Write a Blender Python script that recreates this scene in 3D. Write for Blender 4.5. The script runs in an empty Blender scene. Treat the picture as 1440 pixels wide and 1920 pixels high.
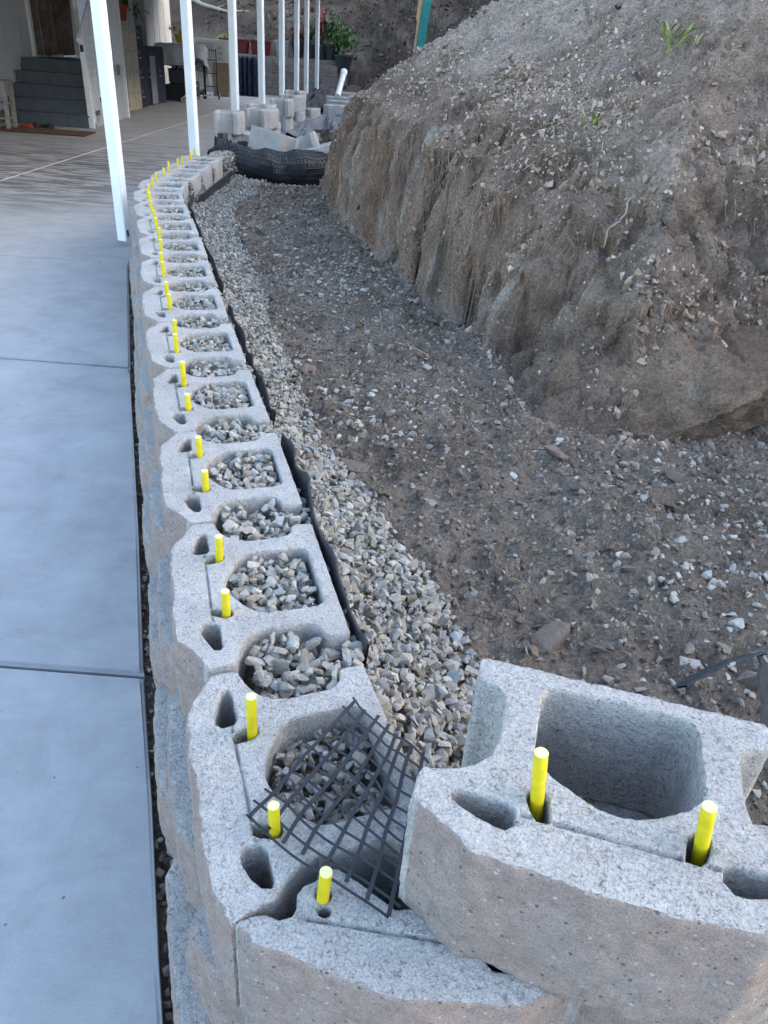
import bpy, bmesh, math, random
import numpy as np
from mathutils import Vector, Matrix
from mathutils.geometry import delaunay_2d_cdt

random.seed(7)
rng = np.random.default_rng(7)
S = bpy.context.scene
COL = S.collection
D2R = math.radians

# ------------------------------------------------------------------ camera
FPX = 1410.0
def cam_axes(nx=545.0, ny=3232.0):
    d = np.array([(nx-720)/FPX, (ny-960)/FPX, 1.0]); up = -d/np.linalg.norm(d)
    f = np.array([0, 0, 1.0]); Y = f-f.dot(up)*up; Y /= np.linalg.norm(Y); X = np.cross(Y, up)
    return np.array([X, Y, up])
CM = cam_axes()
camd = bpy.data.cameras.new('camera'); cam = bpy.data.objects.new('camera', camd); COL.objects.link(cam)
S.camera = cam
right, down, fwd = CM[:, 0], CM[:, 1], CM[:, 2]
cam.matrix_world = Matrix(((right[0], -down[0], -fwd[0], 0), (right[1], -down[1], -fwd[1], 0), (right[2], -down[2], -fwd[2], 1.52), (0, 0, 0, 1)))
camd.sensor_fit = 'VERTICAL'; camd.sensor_height = 36.0; camd.lens = 36.0*FPX/1920.0
camd.clip_start = 0.05; camd.clip_end = 300

# ------------------------------------------------------------------ world, sun, exposure
W = bpy.data.worlds.new('World'); S.world = W; W.use_nodes = True
wn = W.node_tree.nodes; wl = W.node_tree.links
sky = wn.new('ShaderNodeTexSky'); sky.sky_type = 'NISHITA'; sky.sun_disc = False
SUN_EL, SUN_AZ = D2R(20), D2R(78)
sky.sun_elevation = SUN_EL; sky.sun_rotation = SUN_AZ; sky.air_density = 1.0; sky.dust_density = 2.5; sky.ozone_density = .55
wl.new(sky.outputs[0], wn['Background'].inputs[0]); wn['Background'].inputs[1].default_value = 0.15
sd = bpy.data.lights.new('sun', 'SUN'); so = bpy.data.objects.new('sun', sd); COL.objects.link(so)
sd.energy = 3.0; sd.angle = D2R(0.5); sd.color = (1.0, 0.95, 0.88)
so.rotation_euler = Vector((math.sin(SUN_AZ)*math.cos(SUN_EL), math.cos(SUN_AZ)*math.cos(SUN_EL), math.sin(SUN_EL))).to_track_quat('Z', 'Y').to_euler()
S.view_settings.view_transform = 'Standard'; S.view_settings.look = 'None'
S.view_settings.gamma = 1.0; S.view_settings.exposure = 2.58; S.view_settings.use_curve_mapping = False

# ------------------------------------------------------------------ helpers
def link(o, parent=None):
    COL.objects.link(o)
    if parent is not None: o.parent = parent
    return o
def tag(o, label=None, cat=None, group=None, kind=None):
    if label: o['label'] = label
    if cat: o['category'] = cat
    if group: o['group'] = group
    if kind: o['kind'] = kind
    return o
def thing(name, label, cat, loc=(0, 0, 0), rz=0.0, group=None):
    o = bpy.data.objects.new(name, None); COL.objects.link(o)
    o.location = loc; o.rotation_euler = (0, 0, rz); o.empty_display_size = .1
    return tag(o, label, cat, group)
def mesh_np(name, V, F, mats, parent=None, smooth=False, midx=None, col=None):
    """V (n,3); F (m,3) or (m,4) arrays"""
    me = bpy.data.meshes.new(name); V = np.asarray(V, np.float32); F = np.asarray(F, np.int32)
    k = F.shape[1]
    me.vertices.add(len(V)); me.vertices.foreach_set('co', V.ravel())
    me.loops.add(F.size); me.loops.foreach_set('vertex_index', F.ravel())
    me.polygons.add(len(F)); me.polygons.foreach_set('loop_start', np.arange(0, F.size, k, dtype=np.int32))
    me.polygons.foreach_set('loop_total', np.full(len(F), k, np.int32))
    me.polygons.foreach_set('use_smooth', np.full(len(F), bool(smooth)))
    for m in (mats if isinstance(mats, (list, tuple)) else [mats]): me.materials.append(m)
    if midx is not None: me.polygons.foreach_set('material_index', np.asarray(midx, np.int32))
    if col is not None:
        a = me.color_attributes.new('tone', 'FLOAT_COLOR', 'POINT')
        a.data.foreach_set('color', np.asarray(col, np.float32).ravel())
    me.update(calc_edges=True)
    return me
def obj_np(name, V, F, mats, parent=None, **k):
    return link(bpy.data.objects.new(name, mesh_np(name, V, F, mats, **k)), parent)
def bm_obj(name, bm, mat, parent=None, smooth=False, bevel=0.0, seg=2):
    if bevel > 0:
        es = [e for e in bm.edges if len(e.link_faces) == 2 and e.calc_face_angle(0) > .5]
        bmesh.ops.bevel(bm, geom=es, offset=bevel, segments=seg, affect='EDGES', clamp_overlap=True)
    bmesh.ops.recalc_face_normals(bm, faces=bm.faces[:])
    me = bpy.data.meshes.new(name); bm.to_mesh(me); bm.free()
    for m in (mat if isinstance(mat, (list, tuple)) else [mat]): me.materials.append(m)
    if smooth:
        for p in me.polygons: p.use_smooth = True
    return link(bpy.data.objects.new(name, me), parent)
def bx(bm, c, s, rz=0.0, rx=0.0, ry=0.0, mi=0):
    m = Matrix.Translation(c) @ Matrix.Rotation(rz, 4, 'Z') @ Matrix.Rotation(rx, 4, 'X') @ Matrix.Rotation(ry, 4, 'Y') @ Matrix.Diagonal((*s, 1))
    r = bmesh.ops.create_cube(bm, size=1.0, matrix=m)
    fs = set(f for v in r['verts'] for f in v.link_faces)
    for f in fs: f.material_index = mi
def box(name, c, s, mat, parent=None, rz=0.0, rx=0.0, ry=0.0, bevel=0.0):
    bm = bmesh.new(); bx(bm, c, s, rz, rx, ry); return bm_obj(name, bm, mat, parent, bevel=bevel)
def lathe(bm, prof, c=(0, 0, 0), seg=20, cap=True, M4=None):
    rings = []
    for r, z in prof:
        ring = []
        for i in range(seg):
            a = 2*math.pi*i/seg; p = Vector((r*math.cos(a), r*math.sin(a), z))
            if M4 is not None: p = M4 @ p
            ring.append(bm.verts.new(p+Vector(c)))
        rings.append(ring)
    for a, b in zip(rings, rings[1:]):
        for i in range(seg): bm.faces.new((a[i], a[(i+1) % seg], b[(i+1) % seg], b[i]))
    if cap:
        bm.faces.new(rings[0][::-1]); bm.faces.new(rings[-1])
def tube(bm, pts, rad, seg=6):
    pts = [Vector(p) for p in pts]; n = len(pts)
    rad = rad if isinstance(rad, (list, tuple)) else [rad]*n
    prev = None; up = Vector((0, 0, 1))
    rings = []
    for i, p in enumerate(pts):
        t = (pts[min(i+1, n-1)]-pts[max(i-1, 0)]).normalized()
        if prev is None:
            a = t.cross(up)
            if a.length < .1: a = t.cross(Vector((1, 0, 0)))
        else: a = prev-t*prev.dot(t)
        a.normalize(); prev = a; b = t.cross(a)
        rings.append([bm.verts.new(p+(a*math.cos(2*math.pi*j/seg)+b*math.sin(2*math.pi*j/seg))*rad[i]) for j in range(seg)])
    for r1, r2 in zip(rings, rings[1:]):
        for j in range(seg): bm.faces.new((r1[j], r1[(j+1) % seg], r2[(j+1) % seg], r2[j]))
    bm.faces.new(rings[0][::-1]); bm.faces.new(rings[-1])
def smooth_pts(P, n=8):
    P = [Vector(p) for p in P]; out = []
    for i in range(len(P)-1):
        p0, p1, p2, p3 = P[max(i-1, 0)], P[i], P[i+1], P[min(i+2, len(P)-1)]
        for k in range(n):
            t = k/n
            out.append(0.5*((2*p1)+(p2-p0)*t+(2*p0-5*p1+4*p2-p3)*t*t+(3*p1-p0-3*p2+p3)*t**3))
    out.append(P[-1]); return out

# --- numpy noise
def _h(ix, iy, iz, s):
    n = (ix.astype(np.int64)*374761393+iy.astype(np.int64)*668265263+iz.astype(np.int64)*2147483647+s*1274126177) & 0xffffffff
    n = ((n ^ (n >> 13))*1103515245+12345) & 0xffffffff
    n = ((n ^ (n >> 16))*2654435761) & 0xffffffff
    return ((n ^ (n >> 15)) & 0xffffff)/float(0xffffff)*2-1
def vn(P, s=0):
    P = np.asarray(P, float); i = np.floor(P); f = P-i; f = f*f*f*(f*(f*6-15)+10)
    x, y, z = i[..., 0], i[..., 1], i[..., 2]; r = 0
    for a in (0, 1):
        for b in (0, 1):
            for c in (0, 1):
                w = (f[..., 0] if a else 1-f[..., 0])*(f[..., 1] if b else 1-f[..., 1])*(f[..., 2] if c else 1-f[..., 2])
                r = r+w*_h(x+a, y+b, z+c, s)
    return r
def fbm(P, sc, o=4, s=0, g=.5):
    P = np.asarray(P, float)*sc; r = 0; a = 1; t = 0
    for k in range(o):
        r = r+a*vn(P+k*17.3, s+k); t += a; a *= g; P = P*2.03
    return r/t
def st(a, b, x):
    t = np.clip((x-a)/(b-a), 0, 1); return t*t*(3-2*t)

# --- materials
def mat(name, base=(.5, .5, .5), rough=.9, n=()):
    m = bpy.data.materials.new(name); m.use_nodes = True; nt = m.node_tree; b = nt.nodes['Principled BSDF']
    b.inputs['Base Color'].default_value = (*base, 1); b.inputs['Roughness'].default_value = rough
    b.inputs['Specular IOR Level'].default_value = .3
    return m, nt, b
def N(nt, t, **kw):
    n = nt.nodes.new(t)
    for k, v in kw.items(): setattr(n, k, v)
    return n
def coords(nt, scale=1.0, rand=True, world=False):
    tc = N(nt, 'ShaderNodeTexCoord')
    src = tc.outputs['Object']
    if world:
        g = N(nt, 'ShaderNodeNewGeometry'); src = g.outputs['Position']
    if rand:
        oi = N(nt, 'ShaderNodeObjectInfo'); mm = N(nt, 'ShaderNodeMath', operation='MULTIPLY'); mm.inputs[1].default_value = 37.0
        nt.links.new(oi.outputs['Random'], mm.inputs[0])
        va = N(nt, 'ShaderNodeVectorMath', operation='ADD'); nt.links.new(src, va.inputs[0]); nt.links.new(mm.outputs[0], va.inputs[1]); src = va.outputs[0]
    return src
def noise(nt, src, scale, detail=4, rough=.55, dist=0.0):
    n = N(nt, 'ShaderNodeTexNoise'); n.inputs['Scale'].default_value = scale; n.inputs['Detail'].default_value = detail
    n.inputs['Roughness'].default_value = rough; n.inputs['Distortion'].default_value = dist
    nt.links.new(src, n.inputs['Vector']); return n.outputs['Fac']
def voro(nt, src, scale, feature='F1', out='Distance', rnd=1.0):
    n = N(nt, 'ShaderNodeTexVoronoi', feature=feature); n.inputs['Scale'].default_value = scale; n.inputs['Randomness'].default_value = rnd
    nt.links.new(src, n.inputs['Vector']); return n.outputs[out]
def ramp(nt, fac, stops):
    r = N(nt, 'ShaderNodeValToRGB'); e = r.color_ramp.elements
    while len(e) < len(stops): e.new(.5)
    for el, (p, c) in zip(e, stops): el.position = p; el.color = (*(c if isinstance(c, tuple) else (c, c, c)), 1)
    nt.links.new(fac, r.inputs[0]); return r.outputs[0]
def mix(nt, a, b, fac, mode='MIX'):
    n = N(nt, 'ShaderNodeMix', data_type='RGBA', blend_type=mode)
    for s, v in ((0, fac), (6, a), (7, b)):
        if isinstance(v, (int, float)): n.inputs[s].default_value = v
        elif isinstance(v, tuple): n.inputs[s].default_value = (*v, 1)
        else: nt.links.new(v, n.inputs[s])
    return n.outputs[2]
def madd(nt, a, b, op='ADD', clamp=False):
    n = N(nt, 'ShaderNodeMath', operation=op, use_clamp=clamp)
    for s, v in ((0, a), (1, b)):
        if isinstance(v, (int, float)): n.inputs[s].default_value = v
        else: nt.links.new(v, n.inputs[s])
    return n.outputs[0]
def bump(nt, b, h, dist, strength=1.0, prev=None):
    n = N(nt, 'ShaderNodeBump'); n.inputs['Distance'].default_value = dist; n.inputs['Strength'].default_value = strength
    nt.links.new(h, n.inputs['Height'])
    if prev is not None: nt.links.new(prev, n.inputs['Normal'])
    nt.links.new(n.outputs[0], b.inputs['Normal']); return n.outputs[0]

def m_cast():
    m, nt, b = mat('cast_concrete', rough=.95)
    c = coords(nt)
    n1 = noise(nt, c, 8, 5, .6); n2 = noise(nt, c, 300, 4, .8); n3 = noise(nt, c, 60, 5, .75); n4 = noise(nt, c, 130, 4, .85, .8)
    base = ramp(nt, n1, [(.3, (.375, .37, .36)), (.7, (.50, .49, .475))])
    base = mix(nt, base, ramp(nt, n2, [(.36, .52), (.47, .94), (.66, 1.2)]), 1.0, 'MULTIPLY')
    pits = ramp(nt, n4, [(.36, .42), (.43, 1.0)])
    pm = ramp(nt, n3, [(.40, .15), (.6, 1.0)])
    base = mix(nt, base, mix(nt, base, pits, 1.0, 'MULTIPLY'), pm)
    nt.links.new(base, b.inputs['Base Color'])
    h = madd(nt, madd(nt, n2, .6, 'MULTIPLY'), madd(nt, ramp(nt, n4, [(.34, 0.0), (.46, 1.0)]), madd(nt, pm, .9, 'MULTIPLY'), 'MULTIPLY'))
    bump(nt, b, h, .0032, .85)
    return m
def m_split():
    m, nt, b = mat('split_face_concrete', rough=.95)
    c = coords(nt)
    n1 = noise(nt, c, 7, 4, .6); n2 = noise(nt, c, 130, 5, .75); n3 = noise(nt, c, 420, 2, .6)
    base = ramp(nt, n1, [(.3, (.35, .295, .268)), (.5, (.39, .315, .283)), (.72, (.36, .335, .315))])
    base = mix(nt, base, ramp(nt, n3, [(.3, .68), (.5, 1.0), (.7, 1.18)]), 1.0, 'MULTIPLY')
    base = mix(nt, base, ramp(nt, noise(nt, c, 38, 5, .7), [(.3, .78), (.5, 1.0), (.7, 1.16)]), 1.0, 'MULTIPLY')
    sp = voro(nt, c, 150, 'F1', 'Color'); sx = N(nt, 'ShaderNodeSeparateColor'); nt.links.new(sp, sx.inputs[0])
    d = voro(nt, c, 150, 'F1')
    inner = ramp(nt, d, [(.25, 1.0), (.42, 0.0)])
    dark = madd(nt, ramp(nt, sx.outputs[0], [(.9, 0.0), (.93, .8)]), inner, 'MULTIPLY')
    white = madd(nt, ramp(nt, sx.outputs[1], [(.93, 0.0), (.95, .7)]), inner, 'MULTIPLY')
    base = mix(nt, base, (.10, .085, .08), dark); base = mix(nt, base, (.62, .6, .57), white)
    nt.links.new(base, b.inputs['Base Color'])
    h = madd(nt, n2, madd(nt, n3, .35, 'MULTIPLY'))
    bump(nt, b, h, .010, .9)
    return m
def m_slab():
    m, nt, b = mat('driveway_concrete', rough=.62)
    c = coords(nt, rand=False, world=True)
    n1 = noise(nt, c, .9, 5, .6, .4); n2 = noise(nt, c, 4.5, 9, .74, .35); n3 = noise(nt, c, 260, 2, .6)
    base = ramp(nt, n1, [(.25, (.30, .31, .32)), (.75, (.40, .41, .42))])
    base = mix(nt, base, ramp(nt, n2, [(.32, .84), (.5, 1.0), (.68, 1.13)]), 1.0, 'MULTIPLY')
    # trowel swirls: stretched noise
    mp = N(nt, 'ShaderNodeMapping'); mp.inputs['Scale'].default_value = (1.2, 7, 1); mp.inputs['Rotation'].default_value = (0, 0, .35); nt.links.new(c, mp.inputs[0])
    n4 = noise(nt, mp.outputs[0], 3.0, 6, .7, 1.5)
    base = mix(nt, base, ramp(nt, n4, [(.3, .92), (.5, 1.0), (.68, 1.07)]), .45, 'MULTIPLY')
    base = mix(nt, base, ramp(nt, n3, [(.3, .93), (.7, 1.06)]), 1.0, 'MULTIPLY')
    # specks of soil
    sc = voro(nt, c, 22, 'F1', 'Color'); sx = N(nt, 'ShaderNodeSeparateColor'); nt.links.new(sc, sx.inputs[0])
    wob = noise(nt, c, 140, 2, .6)
    d = madd(nt, voro(nt, c, 22, 'F1'), madd(nt, wob, .26, 'MULTIPLY'))
    speck = madd(nt, ramp(nt, sx.outputs[0], [(.92, 0.0), (.94, .8)]), ramp(nt, d, [(.20, 1.0), (.23, 0.0)]), 'MULTIPLY')
    base = mix(nt, base, (.06, .055, .05), speck)
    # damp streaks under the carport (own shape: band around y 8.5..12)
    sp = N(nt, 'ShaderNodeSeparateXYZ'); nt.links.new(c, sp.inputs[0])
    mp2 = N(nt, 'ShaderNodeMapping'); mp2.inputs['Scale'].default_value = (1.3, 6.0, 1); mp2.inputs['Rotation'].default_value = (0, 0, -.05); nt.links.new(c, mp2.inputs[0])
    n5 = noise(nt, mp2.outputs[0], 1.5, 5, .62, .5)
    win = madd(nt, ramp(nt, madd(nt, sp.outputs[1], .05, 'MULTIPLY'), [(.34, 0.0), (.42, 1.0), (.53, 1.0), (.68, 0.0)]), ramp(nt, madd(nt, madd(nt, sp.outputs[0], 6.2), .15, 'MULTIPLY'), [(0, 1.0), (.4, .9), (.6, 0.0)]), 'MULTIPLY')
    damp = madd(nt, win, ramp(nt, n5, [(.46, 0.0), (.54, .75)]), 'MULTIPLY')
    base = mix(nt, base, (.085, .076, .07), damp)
    nt.links.new(base, b.inputs['Base Color'])
    mp3 = N(nt, 'ShaderNodeMapping'); mp3.inputs['Scale'].default_value = (16, 300, 1); mp3.inputs['Rotation'].default_value = (0, 0, .08); nt.links.new(c, mp3.inputs[0])
    n6 = noise(nt, mp3.outputs[0], 1.0, 3, .6, .4)
    bump(nt, b, madd(nt, madd(nt, n3, .3, 'MULTIPLY'), madd(nt, n6, .5, 'MULTIPLY')), .0016, .6)
    return m
def m_attr(name, rough=.95, nsc=60, amp=.35, bdist=.003, bsc=90, world=True, spec=.25):
    m, nt, b = mat(name, rough=rough); b.inputs['Specular IOR Level'].default_value = spec
    a = N(nt, 'ShaderNodeAttribute', attribute_name='tone')
    c = coords(nt, rand=False, world=world)
    n1 = noise(nt, c, nsc, 5, .65)
    base = mix(nt, a.outputs['Color'], ramp(nt, n1, [(.25, 1-amp), (.75, 1+amp)]), 1.0, 'MULTIPLY')
    nt.links.new(base, b.inputs['Base Color'])
    bump(nt, b, noise(nt, c, bsc, 5, .7), bdist, .9)
    return m
def m_dirt():
    m, nt, b = mat('soil', rough=.97); b.inputs['Specular IOR Level'].default_value = .15
    a = N(nt, 'ShaderNodeAttribute', attribute_name='tone')
    c = coords(nt, rand=False, world=True)
    n1 = noise(nt, c, 5, 6, .65); n2 = noise(nt, c, 75, 6, .75); v = voro(nt, c, 85, 'F1'); v2 = voro(nt, c, 230, 'F1')
    base = mix(nt, a.outputs['Color'], ramp(nt, n1, [(.3, .74), (.7, 1.26)]), 1.0, 'MULTIPLY')
    base = mix(nt, base, ramp(nt, n2, [(.3, .55), (.5, 1.0), (.72, 1.55)]), 1.0, 'MULTIPLY')
    # pale mineral crumbs
    cc = voro(nt, c, 130, 'F1', 'Color'); sx = N(nt, 'ShaderNodeSeparateColor'); nt.links.new(cc, sx.inputs[0]); dd = voro(nt, c, 130, 'F1')
    cr = madd(nt, ramp(nt, sx.outputs[0], [(.84, 0.0), (.9, .7)]), ramp(nt, dd, [(.3, 1.0), (.45, 0.0)]), 'MULTIPLY')
    base = mix(nt, base, (.34, .325, .30), cr)
    nt.links.new(base, b.inputs['Base Color'])
    h = madd(nt, madd(nt, n2, 1.1, 'MULTIPLY'), madd(nt, madd(nt, v, -.55, 'MULTIPLY'), madd(nt, v2, -.2, 'MULTIPLY')))
    nb = bump(nt, b, noise(nt, c, 7, 6, .7), .10, .55)
    bump(nt, b, h, .018, 1.0, prev=nb)
    return m
def m_noise(name, c1, c2, sc=20, rough=.8, bd=0.0, bs=60, spec=.3, world=False, metal=0.0, dist=0.0):
    m, nt, b = mat(name, rough=rough); b.inputs['Specular IOR Level'].default_value = spec; b.inputs['Metallic'].default_value = metal
    c = coords(nt, world=world)
    nt.links.new(ramp(nt, noise(nt, c, sc, 4, .6, dist), [(.3, c1), (.7, c2)]), b.inputs['Base Color'])
    if bd: bump(nt, b, noise(nt, c, bs, 4, .6), bd, .8)
    return m
CAST, SPLIT, SLAB, DIRT = m_cast(), m_split(), m_slab(), m_dirt()
STONE = m_attr('crushed_stone', .85, 130, .22, .0018, 260)
CLOD = m_attr('soil_crumb', .97, 120, .35, .003, 200, spec=.1)
YEL = m_noise('yellow_fibreglass', (.50, .41, .0), (.62, .53, .012), 60, .5, .0006, 260, spec=.4)
YELC = m_noise('yellow_cut_end', (.72, .70, .30), (.82, .80, .42), 300, .8, .0006, 400)
BLK = m_noise('black_plastic', (.018, .019, .022), (.035, .036, .042), 40, .5, .0006, 120)
FAB = m_noise('black_geotextile', (.022, .023, .027), (.05, .052, .06), 60, .8, .001, 400)
FABG = m_noise('dusty_geotextile', (.07, .075, .085), (.17, .18, .2), 6, .75, .001, 300)
WPAINT = m_noise('white_post_paint', (.74, .79, .82), (.84, .87, .88), 8, .4, .0004, 80)
WSIDE = m_noise('white_siding', (.56, .57, .58), (.66, .67, .68), 3, .6)
WRAIL = m_noise('white_rail_paint', (.74, .75, .77), (.84, .85, .86), 12, .5)
STEP = m_noise('grey_step_paint', (.085, .095, .11), (.12, .13, .15), 9, .6)
TANB = m_noise('tan_block', (.13, .115, .10), (.23, .205, .18), 11, .95, .003, 160)
DARKV = m_noise('dark_cloth', (.03, .024, .028), (.085, .07, .07), 9, .85)
WCLOTH = m_noise('white_cloth', (.45, .46, .48), (.58, .6, .62), 8, .8)
BEIGE = m_noise('beige_metal', (.42, .38, .30), (.5, .46, .37), 5, .5)
NAVY = m_noise('navy_metal', (.018, .024, .045), (.035, .042, .07), 6, .45)
GREYP = m_noise('grey_panel', (.25, .26, .28), (.33, .34, .36), 8, .6)
ORANGE = m_noise('terracotta_plastic', (.30, .055, .03), (.38, .08, .04), 12, .55)
RED = m_noise('red_plastic', (.085, .010, .012), (.125, .014, .018), 9, .5)
BLUEG = m_noise('dusty_blue_plastic', (.12, .16, .19), (.25, .28, .3), 20, .7)
LEAF = m_noise('green_leaf', (.02, .05, .012), (.06, .12, .03), 15, .55)
LEAFL = m_noise('light_green_leaf', (.14, .20, .04), (.26, .33, .09), 15, .6)
LEAFR = m_noise('red_leaf', (.14, .02, .02), (.28, .05, .04), 15, .6)
YELF = m_noise('yellow_petals', (.55, .40, .03), (.7, .55, .06), 15, .6)
ROOT = m_noise('root_bark', (.26, .21, .16), (.42, .36, .29), 40, .85, .001, 200)
ROOTD = m_noise('dark_root', (.10, .07, .05), (.2, .15, .11), 40, .9)
CARD = m_noise('cardboard', (.22, .17, .12), (.28, .22, .16), 6, .85)
WOOD = m_noise('weathered_wood', (.26, .22, .18), (.42, .38, .33), 25, .85, .001, 80)
RAWW = m_noise('raw_split_wood', (.36, .22, .12), (.52, .38, .24), 30, .85, .001, 120)
TEAL = m_noise('teal_paint', (.01, .16, .14), (.03, .25, .21), 14, .6, .0008, 90)
ACM = m_noise('ac_casing', (.42, .43, .41), (.5, .51, .49), 5, .5)
JUTE = m_noise('rug_fibre', (.06, .03, .022), (.16, .085, .06), 18, .95, dist=2.0)
PVC = m_noise('white_pvc', (.65, .65, .63), (.78, .78, .76), 15, .45)
BLUEC = m_noise('blue_cloth', (.012, .018, .035), (.035, .05, .085), 7, .8)
CAULK = m_noise('pale_caulk', (.45, .46, .46), (.6, .6, .6), 30, .8)

# ------------------------------------------------------------------ wall path (top course)
TOPZ, BH = .60, .20
# pin-midpoint centre (x, y) and azimuth of the row, near to far
ROW = [(-.147, .725, -21.0), (-.305, 1.171, -18.0), (-.454, 1.612, -18.4), (-.607, 2.049, -19.4), (-.762, 2.493, -19.2), (-.916, 2.935, -18.4),
       (-1.067, 3.384, -18.8), (-1.214, 3.835, -19.0), (-1.366, 4.275, -19.0), (-1.520, 4.70, -19.0), (-1.665, 5.125, -17.0), (-1.765, 5.565, -9.5),
       (-1.805, 6.02, -3.5), (-1.828, 6.475, -3.0), (-1.848, 6.93, -1.5)]
PATH = np.array([(2.2, .40), (.95, .47), (.5, .51), (.27, .535), (.045, .548), (-.07, .60)]+[(a, b) for a, b, _ in ROW]+[(-1.86, 7.6), (-1.9, 10), (-1.98, 16)])
def path_d(X, Y):
    """signed distance (+ behind the wall) and arc length along PATH"""
    P = np.stack([X, Y], -1); best = np.full(X.shape, 1e9); sg = np.zeros(X.shape); al = np.zeros(X.shape); acc = 0
    for a, b in zip(PATH[:-1], PATH[1:]):
        d = b-a; L = np.linalg.norm(d); t = np.clip(((P-a)@d)/L**2, 0, 1); q = a+t[..., None]*d; r = np.linalg.norm(P-q, axis=-1)
        s = np.sign((P[..., 0]-a[0])*d[1]-(P[..., 1]-a[1])*d[0]); m = r < best-1e-9
        best = np.where(m, r, best); sg = np.where(m, s, sg); al = np.where(m, acc+t*L, al); acc += L
    return best*sg, al

# ------------------------------------------------------------------ terrain
BASE = np.array([(30, -6), (3.1, -4), (2.8, .5), (2.35, 2.0), (1.9, 2.7), (1.55, 2.84), (1.2, 2.52), (.84, 2.40), (.50, 2.60), (.38, 3.21), (.03, 4.12), (-.22, 5.0), (-.47, 5.79), (-.72, 6.8), (-.88, 7.6), (-.2, 8.3), (30, 9.5)])
BASE2 = np.array([(-.45, 7.2), (-1.0, 8.3), (-1.12, 10), (-1.2, 14), (-1.35, 17), (-1.8, 30), (-2.0, 50)])
def poly_d(PL, X, Y):
    P = np.stack([X, Y], -1); best = np.full(X.shape, 1e9); al = np.zeros(X.shape); acc = 0
    for a, b in zip(PL[:-1], PL[1:]):
        d = b-a; L = np.linalg.norm(d); t = np.clip(((P-a)@d)/L**2, 0, 1); q = a+t[..., None]*d; r = np.linalg.norm(P-q, axis=-1)
        m = r < best-1e-9; best = np.where(m, r, best); al = np.where(m, acc+t*L, al); acc += L
    return best, al
def inpoly(PL, X, Y):
    c = np.zeros(X.shape, bool); n = len(PL)
    for i in range(n):
        (x1, y1), (x2, y2) = PL[i], PL[(i+1) % n]
        if y1 == y2: continue
        m = ((y1 > Y) != (y2 > Y)) & (X < (x2-x1)*(Y-y1)/(y2-y1)+x1); c ^= m
    return c
FLOOR = .34
GXL = np.array([(0, .45), (.5, .20), (.75, .06), (1.0, -.03), (1.17, -.10), (1.61, -.25), (2.05, -.40), (2.49, -.56), (2.94, -.71), (3.38, -.86), (3.84, -1.01), (4.28, -1.16), (4.7, -1.31), (5.1, -1.45), (5.56, -1.55), (6.0, -1.59), (7, -1.63), (8, -1.63)])
GXR = np.array([(0, .34), (.8, .32), (1.1, .28), (1.25, .24), (1.51, .18), (1.74, .06), (2.02, -.06), (2.29, -.2), (2.74, -.34), (3.5, -.57), (4.45, -.81), (5.41, -1.06), (6.35, -1.28), (7.14, -1.3), (8, -1.3)])
def gravel_target(X, Y, d=None):
    top = np.interp(Y, [0, 1.0, 2.6, 4, 5, 6.2, 7.2], [.50, .575, .565, .525, .49, .44, .40])
    xl = np.interp(Y, GXL[:, 0], GXL[:, 1]); xr = np.interp(Y, GXR[:, 0], GXR[:, 1])
    t = np.clip((X-xl)/(xr-xl), 0, 3)
    return top-(top-.335)*np.minimum(t, 1.2)**.85, t
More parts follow.
